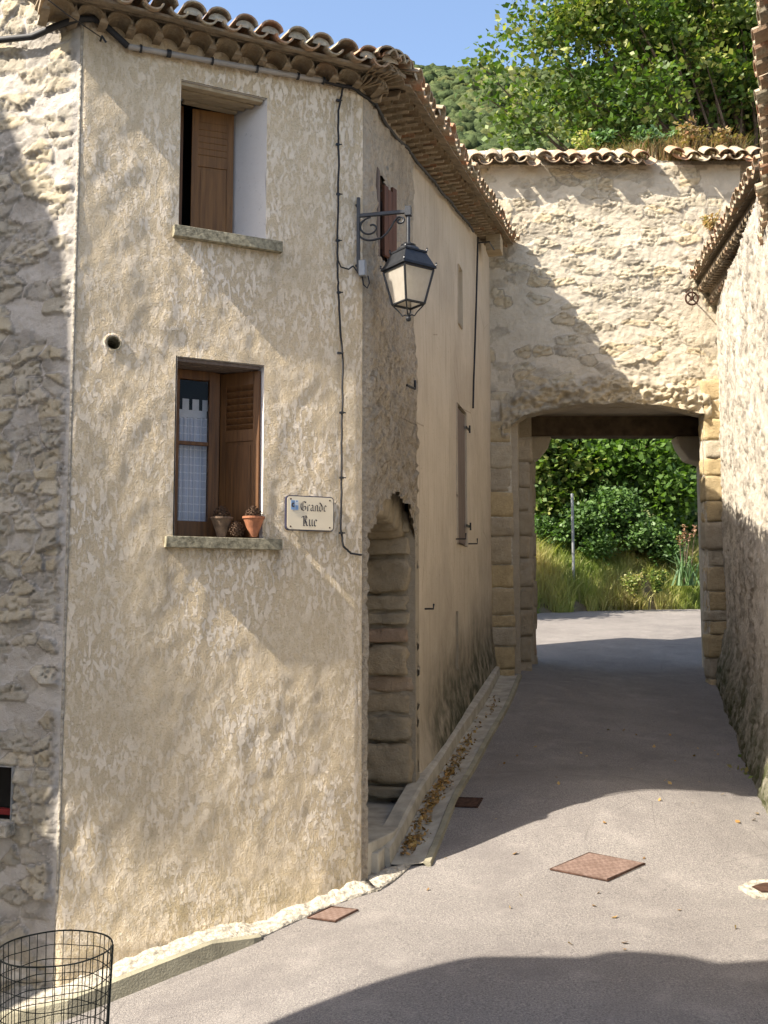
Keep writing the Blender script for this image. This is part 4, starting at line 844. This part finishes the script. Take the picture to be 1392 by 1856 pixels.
b.tube(spiral((.118, -.115), .085, .098, pi*.7, pi*1.62, 14)+[Wb(x, ZL+y) for x, y in [(.19, -.20), (.225, -.165), (.255, -.12), (.275, -.075), (.298, -.042)]]+spiral((.315, -.07), .032, .010, pi*.6, -pi*1.6, 20), .009, 6)
b.build('scroll', MT['iron'], lan, True)
b = MB(); b.box(Wb(.065, ZL-.44), (.07, .055, .13), (Us, Ns, Z)); b.build('junction_box', MT['galv'], lan, bevel=.006)
Cl = Wb(.37, 0); rotL = atan2(-Us.x, Us.y)+.06+pi/2
def sq(r, z, k=4): return [Cl+Vector((cos(rotL+pi/4+pi/2*i-pi/4)*r, sin(rotL+pi/4+pi/2*i-pi/4)*r, z)) for i in range(4)]
zb = ZL-.47     # top rim of the glass
def frus(b, r0, z0, r1, z1, caps=True):
    A = sq(r0, z0); B2 = sq(r1, z1); b.add(A+B2, [(i, (i+1) % 4, 4+(i+1) % 4, 4+i) for i in range(4)]+([(3, 2, 1, 0), (4, 5, 6, 7)] if caps else []))
b = MB(); b.tube([Cl+Z*(ZL-.02), Cl+Z*(ZL-.26)], .015, 10); b.lathe(Cl+Z*(ZL-.34), [(.0, 0), (.03, .0), (.045, .02), (.028, .035), (.06, .05), (.062, .062), (.03, .078), (.015, .09), (0, .09)], 20)
frus(b, .135, zb+.135, .06, zb+.165); b.lathe(Cl+Z*(zb+.14), [(.0, 0), (.10, .0), (.085, .025), (.04, .04), (0, .045)], 20)
frus(b, .150, zb+.123, .150, zb+.137); frus(b, .212, zb+.012, .142, zb+.123); frus(b, .225, zb-.008, .222, zb+.012); frus(b, .205, zb-.025, .205, zb-.008)
for P in (sq(.222, zb+.012), sq(.148, zb+.137)):
    for p in P: b.lathe(p, [(.0, 0), (.009, .002), (.006, .015), (.009, .022), (0, .03)], 8)
b.build('lamp_roof', MT['iron'], lan)
b = MB(); T0 = sq(.200, zb-.02); T1 = sq(.128, zb-.285)
for p, q in zip(T0, T1): b.tube([p, q], .0095, 6)
for i in range(4): b.tube([T1[i], T1[(i+1) % 4]], .010, 6)
for i in range(4):
    p = T1[i]; c_ = Cl+Z*(zb-.38); b.tube([p, p.lerp(c_, .15)-Z*.01, p.lerp(c_, .45)-Z*.02, p.lerp(c_, .62)-Z*.035+Z*.0, p.lerp(c_, .8)-Z*.0-Z*.01, c_], .006, 6)
b.lathe(Cl+Z*(zb-.425), [(.0, 0), (.018, .006), (.024, .022), (.016, .036), (.008, .042), (.012, .06), (0, .07)], 14)
b.build('lamp_frame', MT['iron'], lan)
b = MB(); A = sq(.194, zb-.024); B2 = sq(.122, zb-.283); b.add(A+B2, [(i, (i+1) % 4, 4+(i+1) % 4, 4+i) for i in range(4)]); b.build('glass', MT['frost'], lan)
b = MB(); b.tube([Wb(.06, ZL-.50), Wb(.07, ZL-.57), Wb(.095, ZL-.60), Wb(.11, ZL-.56), Wb(.10, ZL-.50)], .006, 6); b.build('cable_loop', MT['cable'], lan, True)
# ================================================ cables and conduits
def cable(name, pts, r, label, m='cable', cat='cable', clips=None, par=None, wob=0):
    P = []
    for i in range(len(pts)-1):
        for s in range(6): q = pts[i].lerp(pts[i+1], s/6); P.append(q+Vector((random.uniform(-wob, wob), random.uniform(-wob, wob)*.3, 0)))
    P.append(pts[-1]); b = MB(); b.tube(P, r, 7); o = b.build(name, MT[m], None, True); tag(o, label, cat)
    if clips:
        c = MB()
        for p, d in clips: c.box(p, (.030, .02, .016), (Uf, Nf, Z)); c.tube([p+Uf*.012+Nf*.01, p+Uf*.030+Nf*.015], .005, 6)
        c.build('clip', MT['iron'], o)
    return o
pp = [(622, 158), (613, 200), (614, 300), (612, 400), (612, 470), (613, 520), (617, 600), (622, 660), (620, 750), (619, 860), (618, 960), (622, 990), (636, 1003), (655, 1006)]
V = [onpl(px, py, C+Nf*.03, Nf) for px, py in pp]
cl = [onpl(px, py, C+Nf*.03, Nf) for px, py in [(613, 182), (612, 262), (613, 352), (612, 436), (614, 530), (615, 640), (619, 748), (619, 866), (618, 966)]]
cable('cable', V, .0085, 'twin black cable clipped vertically down the right edge of the facade', clips=[(p, 0) for p in cl], wob=.003)
V2 = [onpl(px, py, C+Nf*.035, Nf) for px, py in [(612, 470), (618, 484), (632, 488), (640, 482)]]; V2.append(Wb(.05, ZL-.50))
cable('cable', V2, .006, 'short black cable looping from the corner cable to the lantern box')
V = [Ws(6.45, 5.30, .05), Ws(6.40, 4.9, .045), Ws(6.30, 4.3, .04), Ws(6.12, 3.6, .04), Ws(5.98, 3.1, .04), Ws(5.90, 2.70, .04)]
cable('cable', V, .014, 'thin black cable hanging down the smooth side wall beneath the eave box')
ebx = empty('eave_box', Ws(7.1, 5.3, .2), 'pale box fixed under the side eave near the archway', 'box')
b = MB(); b.box(Ws(7.0, 5.36, .22), (.30, .22, .24), (Us, Ns, Z)); b.build('box_body', MT['lintel'], ebx, bevel=.01); b = MB(); b.tube([Ws(6.4, 5.2, .06), Ws(6.4, 5.2, .22), Ws(6.8, 5.22, .24)], .012, 6); b.build('bracket_arm', MT['iron'], ebx)
P0 = onpl(232, 84, C+Nf*.05, Nf); P1 = onpl(586, 146, C+Nf*.05, Nf)
cd = cable('conduit', [P0, P0.lerp(P1, .5), P1], .022, 'grey plastic conduit running under the eaves of the facade', 'pvc', 'conduit')
b = MB()
for f in (.06, .19, .2, .41, .64, .86, 1.0): p = P0.lerp(P1, f); b.tube([p-Uf*.008, p+Uf*.008], .030, 12)
b.build('clamp', MT['iron'], cd)
V = [onpl(-120, 92, Lc+Nl*.10, Nl), onpl(0, 72, Lc+Nl*.08, Nl), onpl(60, 66, Lc+Nl*.08, Nl), onpl(100, 48, Lc+Nl*.08, Nl), onpl(140, 34, Lc+Nl*.08, Nl), onpl(170, 34, C+Nf*.07, Nf), onpl(190, 45, C+Nf*.06, Nf), P0]
cable('cable', V, .024, 'thick black cable crossing the top of the rubble wall to the conduit')
V = [onpl(62, -20, Lc+Nl*.6, Nl), onpl(120, 25, Lc+Nl*.4, Nl), onpl(184, 68, C+Nf*.05, Nf)]
o = cable('wire', V, .004, 'thin slack wire coming down to a hook by the facade corner'); b = MB(); b.tube([V[-1]-Nf*.05, V[-1]+Nf*.02, V[-1]+Nf*.02-Z*.04+Uf*.03], .008, 6); b.build('hook', MT['iron'], o)
cable('cable', [onpl(586, 146, C+Nf*.05, Nf), onpl(606, 152, C+Nf*.05, Nf), onpl(622, 156, C+Nf*.04, Nf), onpl(640, 158, C+Nf*.06, Nf), Ws(.15, 4.16, .07), Ws(.5, 4.18, .06)]+[Ws(u, 4.20+.19*u-.10+.02*sin(u*5), .05) for u in np.arange(1, 6.5, .5)], .016, 'bundle of dark cable tucked beneath the side eave', wob=.006)
# ================================================ pots and cones on the lower sill
def wpot(u, n, h, rt_, rb, m, label):
    e = empty('flower_pot', Wf(u, LW[2]+.012, n), label, 'flower pot', 'flower pots on the lower window sill'); b = MB()
    b.lathe(Wf(u, LW[2]+.012, n), [(0, 0), (rb*.75, 0), (rt_*1.0, h*.9), (rt_*1.08, h*.9), (rt_*1.1, h), (rt_*.95, h), (rt_*.85, h*.75), (0, h*.6)], 24); b.build('pot', MT[m], e); return e
def cone(c, r, h, label, group=True):
    b = MB(); k = 0; b.lathe(c, [(0, 0), (r*.6, h*.1), (r*.72, h*.4), (r*.45, h*.8), (0, h)], 10); n = 70
    for i in range(n):
        f = (i+.5)/n; a = i*2.39996; rr = r*sin(pi*min(1, .12+f*.85))**.75; z = h*f; d = Vector((cos(a), sin(a), 0)); t = Vector((-sin(a), cos(a), 0)); p = c+d*rr*.65+Z*z; q = c+d*rr*1.05+Z*(z+h*.05); s = r*.20
        b.add([p-t*s*.7, p+t*s*.7, q+t*s+Z*0, q+Z*s*.5+d*s*.4, q-t*s], [(0, 1, 2, 3, 4)]); b.add([q+t*s, q+Z*s*.5+d*s*.4, q-t*s, q-Z*s*.7], [(0, 1, 2, 3)])
    o = b.build('pine_cone', MT['cone']); o['category'] = 'pine cone'; o['label'] = label; o['group'] = 'pine cones on the lower window sill'; return o
wpot(-.895, .015, .155, .078, .035, 'terracotta', 'orange terracotta flower pot holding a pine cone at the right of the sill')
wpot(-1.115, -.075, .15, .078, .04, 'palepot', 'dull brown flower pot with a pine cone in the shade on the sill')
cone(Wf(-.895, LW[2]+.115, .015), .064, .125, 'pine cone sitting in the orange terracotta pot'); cone(Wf(-1.115, LW[2]+.115, -.075), .062, .125, 'pine cone sitting in the dull brown pot')
cone(Wf(-1.02, LW[2]+.012, -.005), .055, .11, 'loose pine cone lying between the two pots'); cone(Wf(-.985, LW[2]+.012, -.09), .05, .10, 'pine cone at the back of the sill between the pots')
# ================================================ pulley on the arch wall
pc = Vector((at(1254, 541, 15.6).x, 15.6, at(1254, 541, 15.6).z)); pul = empty('pulley', pc, 'small spoked iron pulley wheel hanging on the arch wall below the right eave', 'pulley'); b = MB()
R = .098; ring = [pc+Vector((cos(2*pi*k/24)*R, 0, sin(2*pi*k/24)*R)) for k in range(25)]; b.tube(ring, .016, 8, False); b.lathe(pc-Vector((0, .03, 0)), [(.0, 0), (.03, 0), (.03, .06), (0, .06)], 14, Vector((0, 1, 0)))
for k in range(4): a = pi/4+k*pi/2; b.tube([pc, pc+Vector((cos(a)*R, 0, sin(a)*R))], .010, 6)
b.build('wheel', MT['rust'], pul); b = MB(); b.tube([pc+Vector((0, -.03, 0)), pc+Vector((0, -.03, .14)), pc+Vector((0, .02, .18)), pc+Vector((0, .35, .20))], .011, 6); b.build('hook', MT['rust'], pul)
# ================================================ wire basket bottom left
bc = at(100, 1718, 4.77); zg = float(gz(bc.x, bc.y)); bk = empty('wire_basket', (bc.x, bc.y, zg), 'round dark green wire mesh litter basket in the lower left corner', 'litter basket'); b = MB()
def ringp(z, r, n=48): return [Vector((bc.x+cos(2*pi*k/n)*r, bc.y+sin(2*pi*k/n)*r, z)) for k in range(n+1)]
Ht = bc.z-zg
def rad(f): return .215+.036*f
NV = 40
for k in range(NV):
    a = 2*pi*k/NV; b.tube([Vector((bc.x+cos(a+.012*sin(k*3+f*5))*rad(f), bc.y+sin(a)*rad(f), zg+Ht*f)) for f in (0, .2, .4, .6, .8, 1)], .0021, 4)
for k in range(17):
    f = k/16; z = zg+Ht*f; b.tube([p+Z*(.004 if k < 16 else .001)*sin(i*.8+k) for i, p in enumerate(ringp(z, rad(f)))], .0021 if k < 16 else .004, 4, False)
b.build('mesh', MT['binwire'], bk)
b = MB()
for a in (.1, .18, 3.2, 3.28): b.tube([Vector((bc.x+cos(a)*rad(f)*1.01, bc.y+sin(a)*rad(f)*1.01, zg+Ht*f)) for f in (0, .5, 1)], .0045, 5)
b.build('seam_wire', MT['binwire'], bk)
# ================================================ metal post beyond the arch
pb = at(1040, 1068, 26.6); ptop = at(1038, 895, 26.6); po = empty('metal_post', (pb.x, pb.y, pb.z), 'slim galvanised metal post standing on the grass verge beyond the arch', 'post'); b = MB(); b.tube([Vector((pb.x, pb.y, pb.z-.3)), Vector((pb.x, pb.y, ptop.z))], .038, 10); b.lathe(Vector((pb.x, pb.y, ptop.z)), [(.042, -.05), (.042, 0), (0, .015)], 10); b.build('tube', MT['galv'], po)
# ================================================ vegetation
def tree(name, label, base, top, lobes, nclus, nleaf, size, m, cat='tree', cr=.45, trunk_r=.18, branches=26, el=1.4, group=None, shade=None):
    t = empty(name, base, label, cat, group); tot = sum(l[1]**3 for l in lobes); CC = []
    for (c, r) in lobes:
        k = max(2, int(nclus*r**3/tot))
        d = RNG.normal(size=(k, 3)); d /= np.linalg.norm(d, axis=1)[:, None]; rad_ = r*RNG.random(k)**.42
        CC.append(np.array(c)+d*rad_[:, None]*np.array([1, 1, .85]))
    CC = np.concatenate(CC); g = RNG.normal(size=(len(CC), nleaf, 3))*np.array([1, 1, .62]); g *= cr*.5
    off = CC[:, None, :]+g; off[:, :, 2] -= .25*np.abs(g[:, :, 0]); P = off.reshape(-1, 3); cv = np.clip(np.repeat(RNG.random(len(CC)), nleaf)*.6+RNG.random(len(P))*.5-.05, 0, 1)
    leafmesh('crown', P, RNG.uniform(.7, 1.25, len(P))*size, m, t, .5, el, cv)
    b = MB(); base = Vector(base); top = Vector(top); b.tube([base+(top-base)*f+Vector((sin(f*5)*.1, cos(f*4)*.08, 0)) for f in (0, .25, .5, .75, 1)], [trunk_r, trunk_r*.85, trunk_r*.7, trunk_r*.5, trunk_r*.3], 10)
    for i in RNG.choice(len(CC), min(branches, len(CC)), replace=False):
        c = Vector(CC[i]); s = base+(top-base)*random.uniform(.45, .98); mid = s.lerp(c, .5)+Vector((random.uniform(-.3, .3), random.uniform(-.3, .3), random.uniform(0, .4))); b.tube([s, s.lerp(mid, .5), mid, mid.lerp(c, .6), c], [trunk_r*.32, trunk_r*.25, trunk_r*.17, trunk_r*.1, .008], 6)
    b.build('trunk', MT['bark'], t); return t
def lb(px, py, Y, r): p = at(px, py, Y); return (tuple(p), r)
lime_lobes = [lb(1010, 60, 21, .95), lb(910, 70, 20.5, .42), lb(870, 110, 20.3, .28), lb(930, 30, 20.5, .28), lb(905, 170, 20.5, .40), lb(960, 215, 20.5, .62), lb(1000, 150, 21, .75), lb(1080, 10, 21, 1.0), lb(1150, 70, 21.5, 1.2), lb(1150, 190, 21, 1.1), lb(1060, 215, 20.8, .7), lb(1250, 30, 22, 1.4), lb(1290, 150, 22, 1.2), lb(1380, 60, 22.5, 1.4), lb(1400, 190, 22.5, 1.2), lb(1150, -80, 22.5, 1.5), lb(1300, -90, 23, 1.7), lb(1450, -30, 23.5, 1.6), lb(935, 250, 20.6, .35)]
tree('lime_tree', 'large bright green lime tree with pale bracts rising behind the arch wall', (8.9, 23.0, -.4), (8.4, 22.9, 9.5), lime_lobes, 800, 52, .105, MT['lime'], cr=.50, trunk_r=.26, branches=110)
# darker tree behind, filling the crown's depth
tree('bay_tree', 'darker dense tree standing behind the bright lime tree', (10.2, 26.5, -.3), (10.4, 26.8, 9.5), [lb(1180, 200, 25.5, 1.5), lb(1300, 180, 26, 1.9), lb(1390, 220, 26.5, 1.8), lb(1270, 60, 27, 1.8), lb(1390, 60, 27, 1.8)], 420, 60, .16, MT['ivy'], cr=.85, trunk_r=.25, branches=30)
# trees and shrubs seen through the passage
tree('fig_tree', 'broad leaved fig tree filling the top of the view through the arch', (5.3, 30.4, 2.0), (5.5, 30.6, 4.6), [lb(1080, 820, 29, .9), lb(1170, 830, 29, .9), lb(1230, 880, 28.5, .8), lb(1150, 760, 30, 1.2), lb(1250, 780, 30, 1.2), lb(1030, 770, 30, 1.1), lb(1200, 930, 28.6, .55), lb(1090, 700, 31, 1.3), lb(1230, 690, 31, 1.4)], 620, 46, .15, MT['fig'], cr=.62, trunk_r=.14, branches=40, el=1.15)
tree('young_tree', 'leafy young tree at the left of the view through the arch', (3.6, 29.6, 1.8), (3.7, 29.8, 5.0), [lb(985, 830, 28.6, .9), lb(1010, 900, 28.4, .55), lb(975, 900, 28.4, .55), lb(960, 770, 29, 1.1), lb(1040, 860, 28.8, .6)], 300, 42, .13, MT['lime'], cr=.6, trunk_r=.10, branches=24)
tree('ivy_bush', 'low ivy covered bush behind the metal post', (4.6, 28.7, 1.3), (4.7, 28.9, 2.6), [lb(1000, 965, 28, .5), lb(1060, 940, 28, .55), lb(1110, 920, 28.2, .65), lb(1160, 960, 27.9, .45), lb(1080, 985, 27.6, .32), lb(1210, 990, 27.9, .4), lb(960, 970, 28, .5)], 380, 60, .085, MT['ivy'], 'bush', cr=.38, trunk_r=.05, branches=18)
tree('added_shade_tree', 'unseen tree added behind the passage wall to shade the bank', (0.9, 23.4, -.3), (1.7, 24.2, 5.6), [((1.0, 23.6, 3.2), 1.0), ((.4, 23.4, 2.5), .8), ((1.5, 23.9, 4.2), .6), ((2.1, 24.6, 5.6), .42)], 150, 60, .16, MT['ivy'], cr=.6, trunk_r=.12, branches=16)  # never in view; added to throw a band of shade across the bank
tree('hedge_tree', 'dark evergreen behind the fig tree at the right of the arch view', (7.2, 33.0, 2.4), (7.3, 33.2, 6), [lb(1240, 930, 31.5, .9), lb(1280, 850, 32, 1.3), lb(1120, 850, 33, 1.6), lb(1000, 850, 33, 1.6), lb(1200, 760, 33.5, 1.8), lb(1050, 760, 34, 1.8)], 480, 46, .2, MT['ivy'], cr=.9, trunk_r=.2, branches=20)
def blades(P, h, w, lean=.35, seg=2):
    n = len(P); a = RNG.uniform(0, 2*pi, n); dx = np.stack([np.cos(a), np.sin(a), np.zeros(n)], -1); a2 = RNG.uniform(0, 2*pi, n); ld = np.stack([np.cos(a2), np.sin(a2), np.zeros(n)], -1)*lean*RNG.random(n)[:, None]; up = np.array([0, 0, 1.])
    h = h[:, None]; w = w[:, None]
    v0 = P-dx*w/2; v1 = P+dx*w/2; m_ = P+up*h*.55+ld*h*.35; v2 = m_+dx*w*.4; v3 = m_-dx*w*.4; tp = P+up*h*(1-.25*lean)+ld*h; v4 = tp+dx*w*.06; v5 = tp-dx*w*.06
    V = np.stack([v0, v1, v2, v3, v4, v5], 1).reshape(-1, 3); i = np.arange(n)*6; Fq = np.concatenate([np.stack([i, i+1, i+2, i+3], -1), np.stack([i+3, i+2, i+4, i+5], -1)]); return V, Fq
def grass(name, P, h, w, m, label=None, cat=None, lean=.5, cv=None, kind='stuff', parent=None):
    V, Fq = blades(np.asarray(P), h, w, lean); c = RNG.random(len(P)) if cv is None else cv; col = np.zeros((len(V), 3)); col[:, 0] = np.repeat(c, 6); o = mesh_np(name, V, Fq, m, parent, col=col)
    if parent is None: tag(o, label, cat, kind=kind)
    return o
X = RNG.uniform(1.6, 9.5, 80000); Y = RNG.uniform(24.4, 30.2, 80000); cvv = fbm(X*.8, Y*.8, 3, 51); k = (fbm(X*2, Y*2, 2, 9) > .33)&(Y > bank_edge(X)-.12); X = X[k]; Y = Y[k]; cvv = cvv[k]
grass('bank_grass', np.stack([X, Y, bank(X, Y)-.03], -1), RNG.uniform(.2, .7, len(X))*(.5+cvv), RNG.uniform(.012, .03, len(X)), MT['grass'], 'long green and straw coloured grass on the bank beyond the arch', 'grass', .7, np.clip((cvv-.3)*1.6+RNG.random(len(X))*.35+.12, 0, 1))
n = 11000; X = RNG.uniform(1.2, 5.9, n); g_ = fbm(X*1.3, X*0, 3, 12); Y = RNG.uniform(YA+.12, YA+.7, n); k = (RNG.random(n) < np.clip((X-2.3)/2.2, .12, 1)*1.0); X = X[k]; Y = Y[k]
grass('coping_grass', np.stack([X, Y, np.full(len(X), 7.24)], -1), RNG.uniform(.14, .50, len(X))*np.clip((X-1)/3.2, .5, 1.2), RNG.uniform(.006, .014, len(X)), MT['dry'], 'dry grass and weeds growing along the top of the arch wall', 'grass', .8)
def weed(px, py, Y, r, h, m, label, nst=8, nleaf=26, size=.045, cat='plant', name='weed', group=None):
    b0 = at(px, py, Y); e = empty(name, b0, label, cat, group); st = MB(); P = []
    for k in range(nst):
        a = random.uniform(0, 2*pi); d = Vector((cos(a)*r*random.uniform(.1, 1), sin(a)*r*.5, h*random.uniform(.6, 1))); st.tube([b0, b0+d*.5+Z*h*.06, b0+d], [.006, .005, .003], 5)
        for j in range(nleaf): f = random.uniform(.15, 1); q = b0+d*f; P.append((q.x+random.gauss(0, size*.7), q.y+random.gauss(0, size*.7), q.z+random.gauss(0, size*.5)))
    st.build('stem', MT['bark'], e); leafmesh('foliage', P, RNG.uniform(.6, 1.2, len(P))*size, m, e, .3, 1.8); return e
weed(1250, 275, 16.1, .35, .50, MT['dry'], 'tall reddish dried seed heads on the arch wall above the pulley', 9, 60, .05, name='seed_head_plant')
weed(1180, 270, 16.2, .40, .36, MT['iris'], 'grey green weed left of the dried seed heads on the arch wall', 12, 50, .06)
weed(1310, 280, 16.15, .45, .34, MT['dry'], 'pale dry tussock at the right end of the arch wall top', 14, 50, .05)
weed(1060, 275, 16.25, .32, .30, MT['grass'], 'small weed midway along the wall top left of the tussocks', 9, 34, .045)
weed(1095, 272, 16.3, .30, .42, MT['ivy'], 'leafy sapling shoot rising behind the coping in front of the lime tree', 7, 34, .07)
weed(1290, 420, 15.78, .28, .34, MT['dry'], 'sparse brown creeper sprouting from the face of the arch wall', 10, 30, .035, name='creeper')
ip = at(1243, 1058, 27.0); e = empty('iris_clump', (ip.x, ip.y, ip.z), 'clump of long sword leaves with reddish flower stalks at the right of the arch view', 'plant')
n = 60; P = np.array([[ip.x+random.gauss(0, .16), ip.y+random.gauss(0, .12), ip.z-.05] for _ in range(n)]); grass('leaves', P, RNG.uniform(.6, 1.15, n), RNG.uniform(.035, .06, n), MT['iris'], lean=.8, parent=e)
b = MB(); P = []
for k in range(5):
    q = Vector((ip.x+.05*k-.1, ip.y, ip.z)); tq = q+Vector((random.uniform(-.12, .2), 0, random.uniform(1.25, 1.6))); b.tube([q, q.lerp(tq, .5), tq], .01, 5)
    for j in range(26): f = random.uniform(.82, 1); w = q.lerp(tq, f); P.append((w.x+random.gauss(0, .035), w.y+random.gauss(0, .035), w.z))
b.build('stalk', MT['bark'], e); leafmesh('flower', P, RNG.uniform(.03, .07, len(P)), m_leaf('reddish_flower', [(.24, .13, .09), (.32, .20, .13)], .2), e, .2, 1.3)
weed(1150, 1085, 25.9, .45, .75, MT['grass'], 'bushy yellow green weed on the verge left of the sword leaves', 22, 46, .05)
weed(1190, 1075, 25.9, .35, .6, MT['lime'], 'round green weed beside the road beyond the arch', 18, 46, .05)
P = []; b0 = Wr(-.05, -1.75, .12)
for k in range(500): P.append((b0.x+random.gauss(0, .07), b0.y+random.gauss(-.45, .45), -1.80+abs(random.gauss(0, .07))))
o = leafmesh('wall_weeds', P, RNG.uniform(.02, .05, len(P)), MT['grass'], None, .3, 1.6); tag(o, 'strip of small weeds growing at the foot of the right wall', 'weeds', kind='stuff')
# wooded hillside
t_ = (1+5**.5)/2; ico = np.array([(-1, t_, 0), (1, t_, 0), (-1, -t_, 0), (1, -t_, 0), (0, -1, t_), (0, 1, t_), (0, -1, -t_), (0, 1, -t_), (t_, 0, -1), (t_, 0, 1), (-t_, 0, -1), (-t_, 0, 1)])/np.sqrt(1+t_*t_)
icf = [(0, 11, 5), (0, 5, 1), (0, 1, 7), (0, 7, 10), (0, 10, 11), (1, 5, 9), (5, 11, 4), (11, 10, 2), (10, 7, 6), (7, 1, 8), (3, 9, 4), (3, 4, 2), (3, 2, 6), (3, 6, 8), (3, 8, 9), (4, 9, 5), (2, 4, 11), (6, 2, 10), (8, 6, 7), (9, 8, 1)]
def subd(V, Fq):
    V = [tuple(v) for v in V]; c = {}; out = []
    def md(a, b_):
        k = (min(a, b_), max(a, b_))
        if k not in c: p = np.array(V[a])+np.array(V[b_]); p = p/np.linalg.norm(p); c[k] = len(V); V.append(tuple(p))
        return c[k]
    for (x, y, z) in Fq: a, b_, d = md(x, y), md(y, z), md(z, x); out += [(x, a, d), (y, b_, a), (z, d, b_), (a, b_, d)]
    return np.array(V), out
iv, ifc = subd(ico, icf); ifc = np.array(ifc)
n = 20000; bx_ = RNG.uniform(-50, 130, n); by_ = RNG.uniform(150, 560, n); bx_ = bx_*(by_/320); br = .7+2.6*RNG.random(n)**2.2; bzv = hillz(bx_, by_)
V = iv[None]*br[:, None, None]*(1+RNG.uniform(-.38, .38, (n, len(iv), 1)))*np.array([1, 1, .8])+np.stack([bx_, by_, bzv+br*.2], -1)[:, None, :]
Fq = (ifc[None]+np.arange(n)[:, None, None]*len(iv)).reshape(-1, 3); col = np.zeros((n*len(iv), 3)); col[:, 0] = np.repeat(RNG.random(n), len(iv))
o = mesh_np('hillside_wood', V.reshape(-1, 3), Fq, MT['scrub'], None, col=col, smooth=True); tag(o, 'scrubby green woodland covering the distant hillside', 'woodland', kind='stuff')
# ================================================ unseen blocks added and outlined to shade the foreground and the left wall
PD = Vector((cos(AZ), -sin(AZ), 0)); HD = Vector((sin(AZ), cos(AZ), 0))
def sil(pts, s0, ext, name, label, parts='wall', m='gate', holes=None):
    """vertical wall at along-sun coordinate s0 whose outline throws its shadow through the given points; extended away by ext"""
    q = []
    for p in pts: s = p.dot(HD); q.append((p.dot(PD), p.z+tan(EL)*(s-s0)))
    return q
def Wo(p, z, s): return PD*p+HD*s+Z*z
def caster_from(q, s0, depth, name, label, m='gate'):
    c = Wo(q[0][0], -2.6, s0); e = empty(name, c, label, 'house'); b = MB(); b.prism([Wo(p, z, s0) for p, z in q], -HD*depth); b.build('wall', MT[m], e); return e
fg = [gp(px, py) for px, py in [(600, 1856), (640, 1830), (700, 1800), (760, 1775), (830, 1738), (870, 1733), (960, 1733), (1085, 1735), (1100, 1725), (1160, 1724), (1250, 1733), (1300, 1745), (1392, 1740)]]
q = sil(fg, -2.0, 0, '', ''); print('fg', [(round(a, 2), round(c, 2)) for a, c in q])
q = [(q[0][0]-.02, -3)]+q+[(q[-1][0]+.5, q[-1][1]+.6), (3.5, q[-1][1]+.6), (3.5, -3)]
caster_from(q, -2.0, 3.5, 'foreground_shadow_caster', 'unseen stone block added behind the camera, outline shaped to shade the foreground road')  # added caster, top edge traced back along the sun from the foreground shadow
lw = [onpl(px, py, Lc+Nl*.03, Nl) for px, py in [(-60, 60), (0, 180), (30, 255), (62, 330), (100, 405), (112, 450), (120, 560), (128, 700), (130, 900), (129, 1240)]]
q = [(a-.025, c) for a, c in sil(lw, -4.0, 0, '', '')]; print('lw', [(round(a, 2), round(c, 2)) for a, c in q])
low = [onpl(px, py, Lc+Nl*.03, Nl) for px, py in [(112, 1345), (60, 1372), (95, 1410), (10, 1425), (10, 1440), (60, 1485), (100, 1530), (108, 1560), (100, 1680)]]
ql = [(a-.025, c) for a, c in sil(low, -4.0, 0, '', '')]; print('low', [(round(a, 2), round(c, 2)) for a, c in ql])
q = [(q[0][0]-4, q[0][1]+1.5)]+q+ql+[(ql[-1][0]-.02, -3.5), (q[0][0]-4, -3.5)]
caster_from(q, -4.0, .35, 'left_wall_shadow_caster', 'unseen thin stone wall added left of the camera, outline shaped to shade the rubble wall', 'left')  # added thin caster, edge and notches cut to shape light on the rubble wall
print('SUNDIR', SUN)
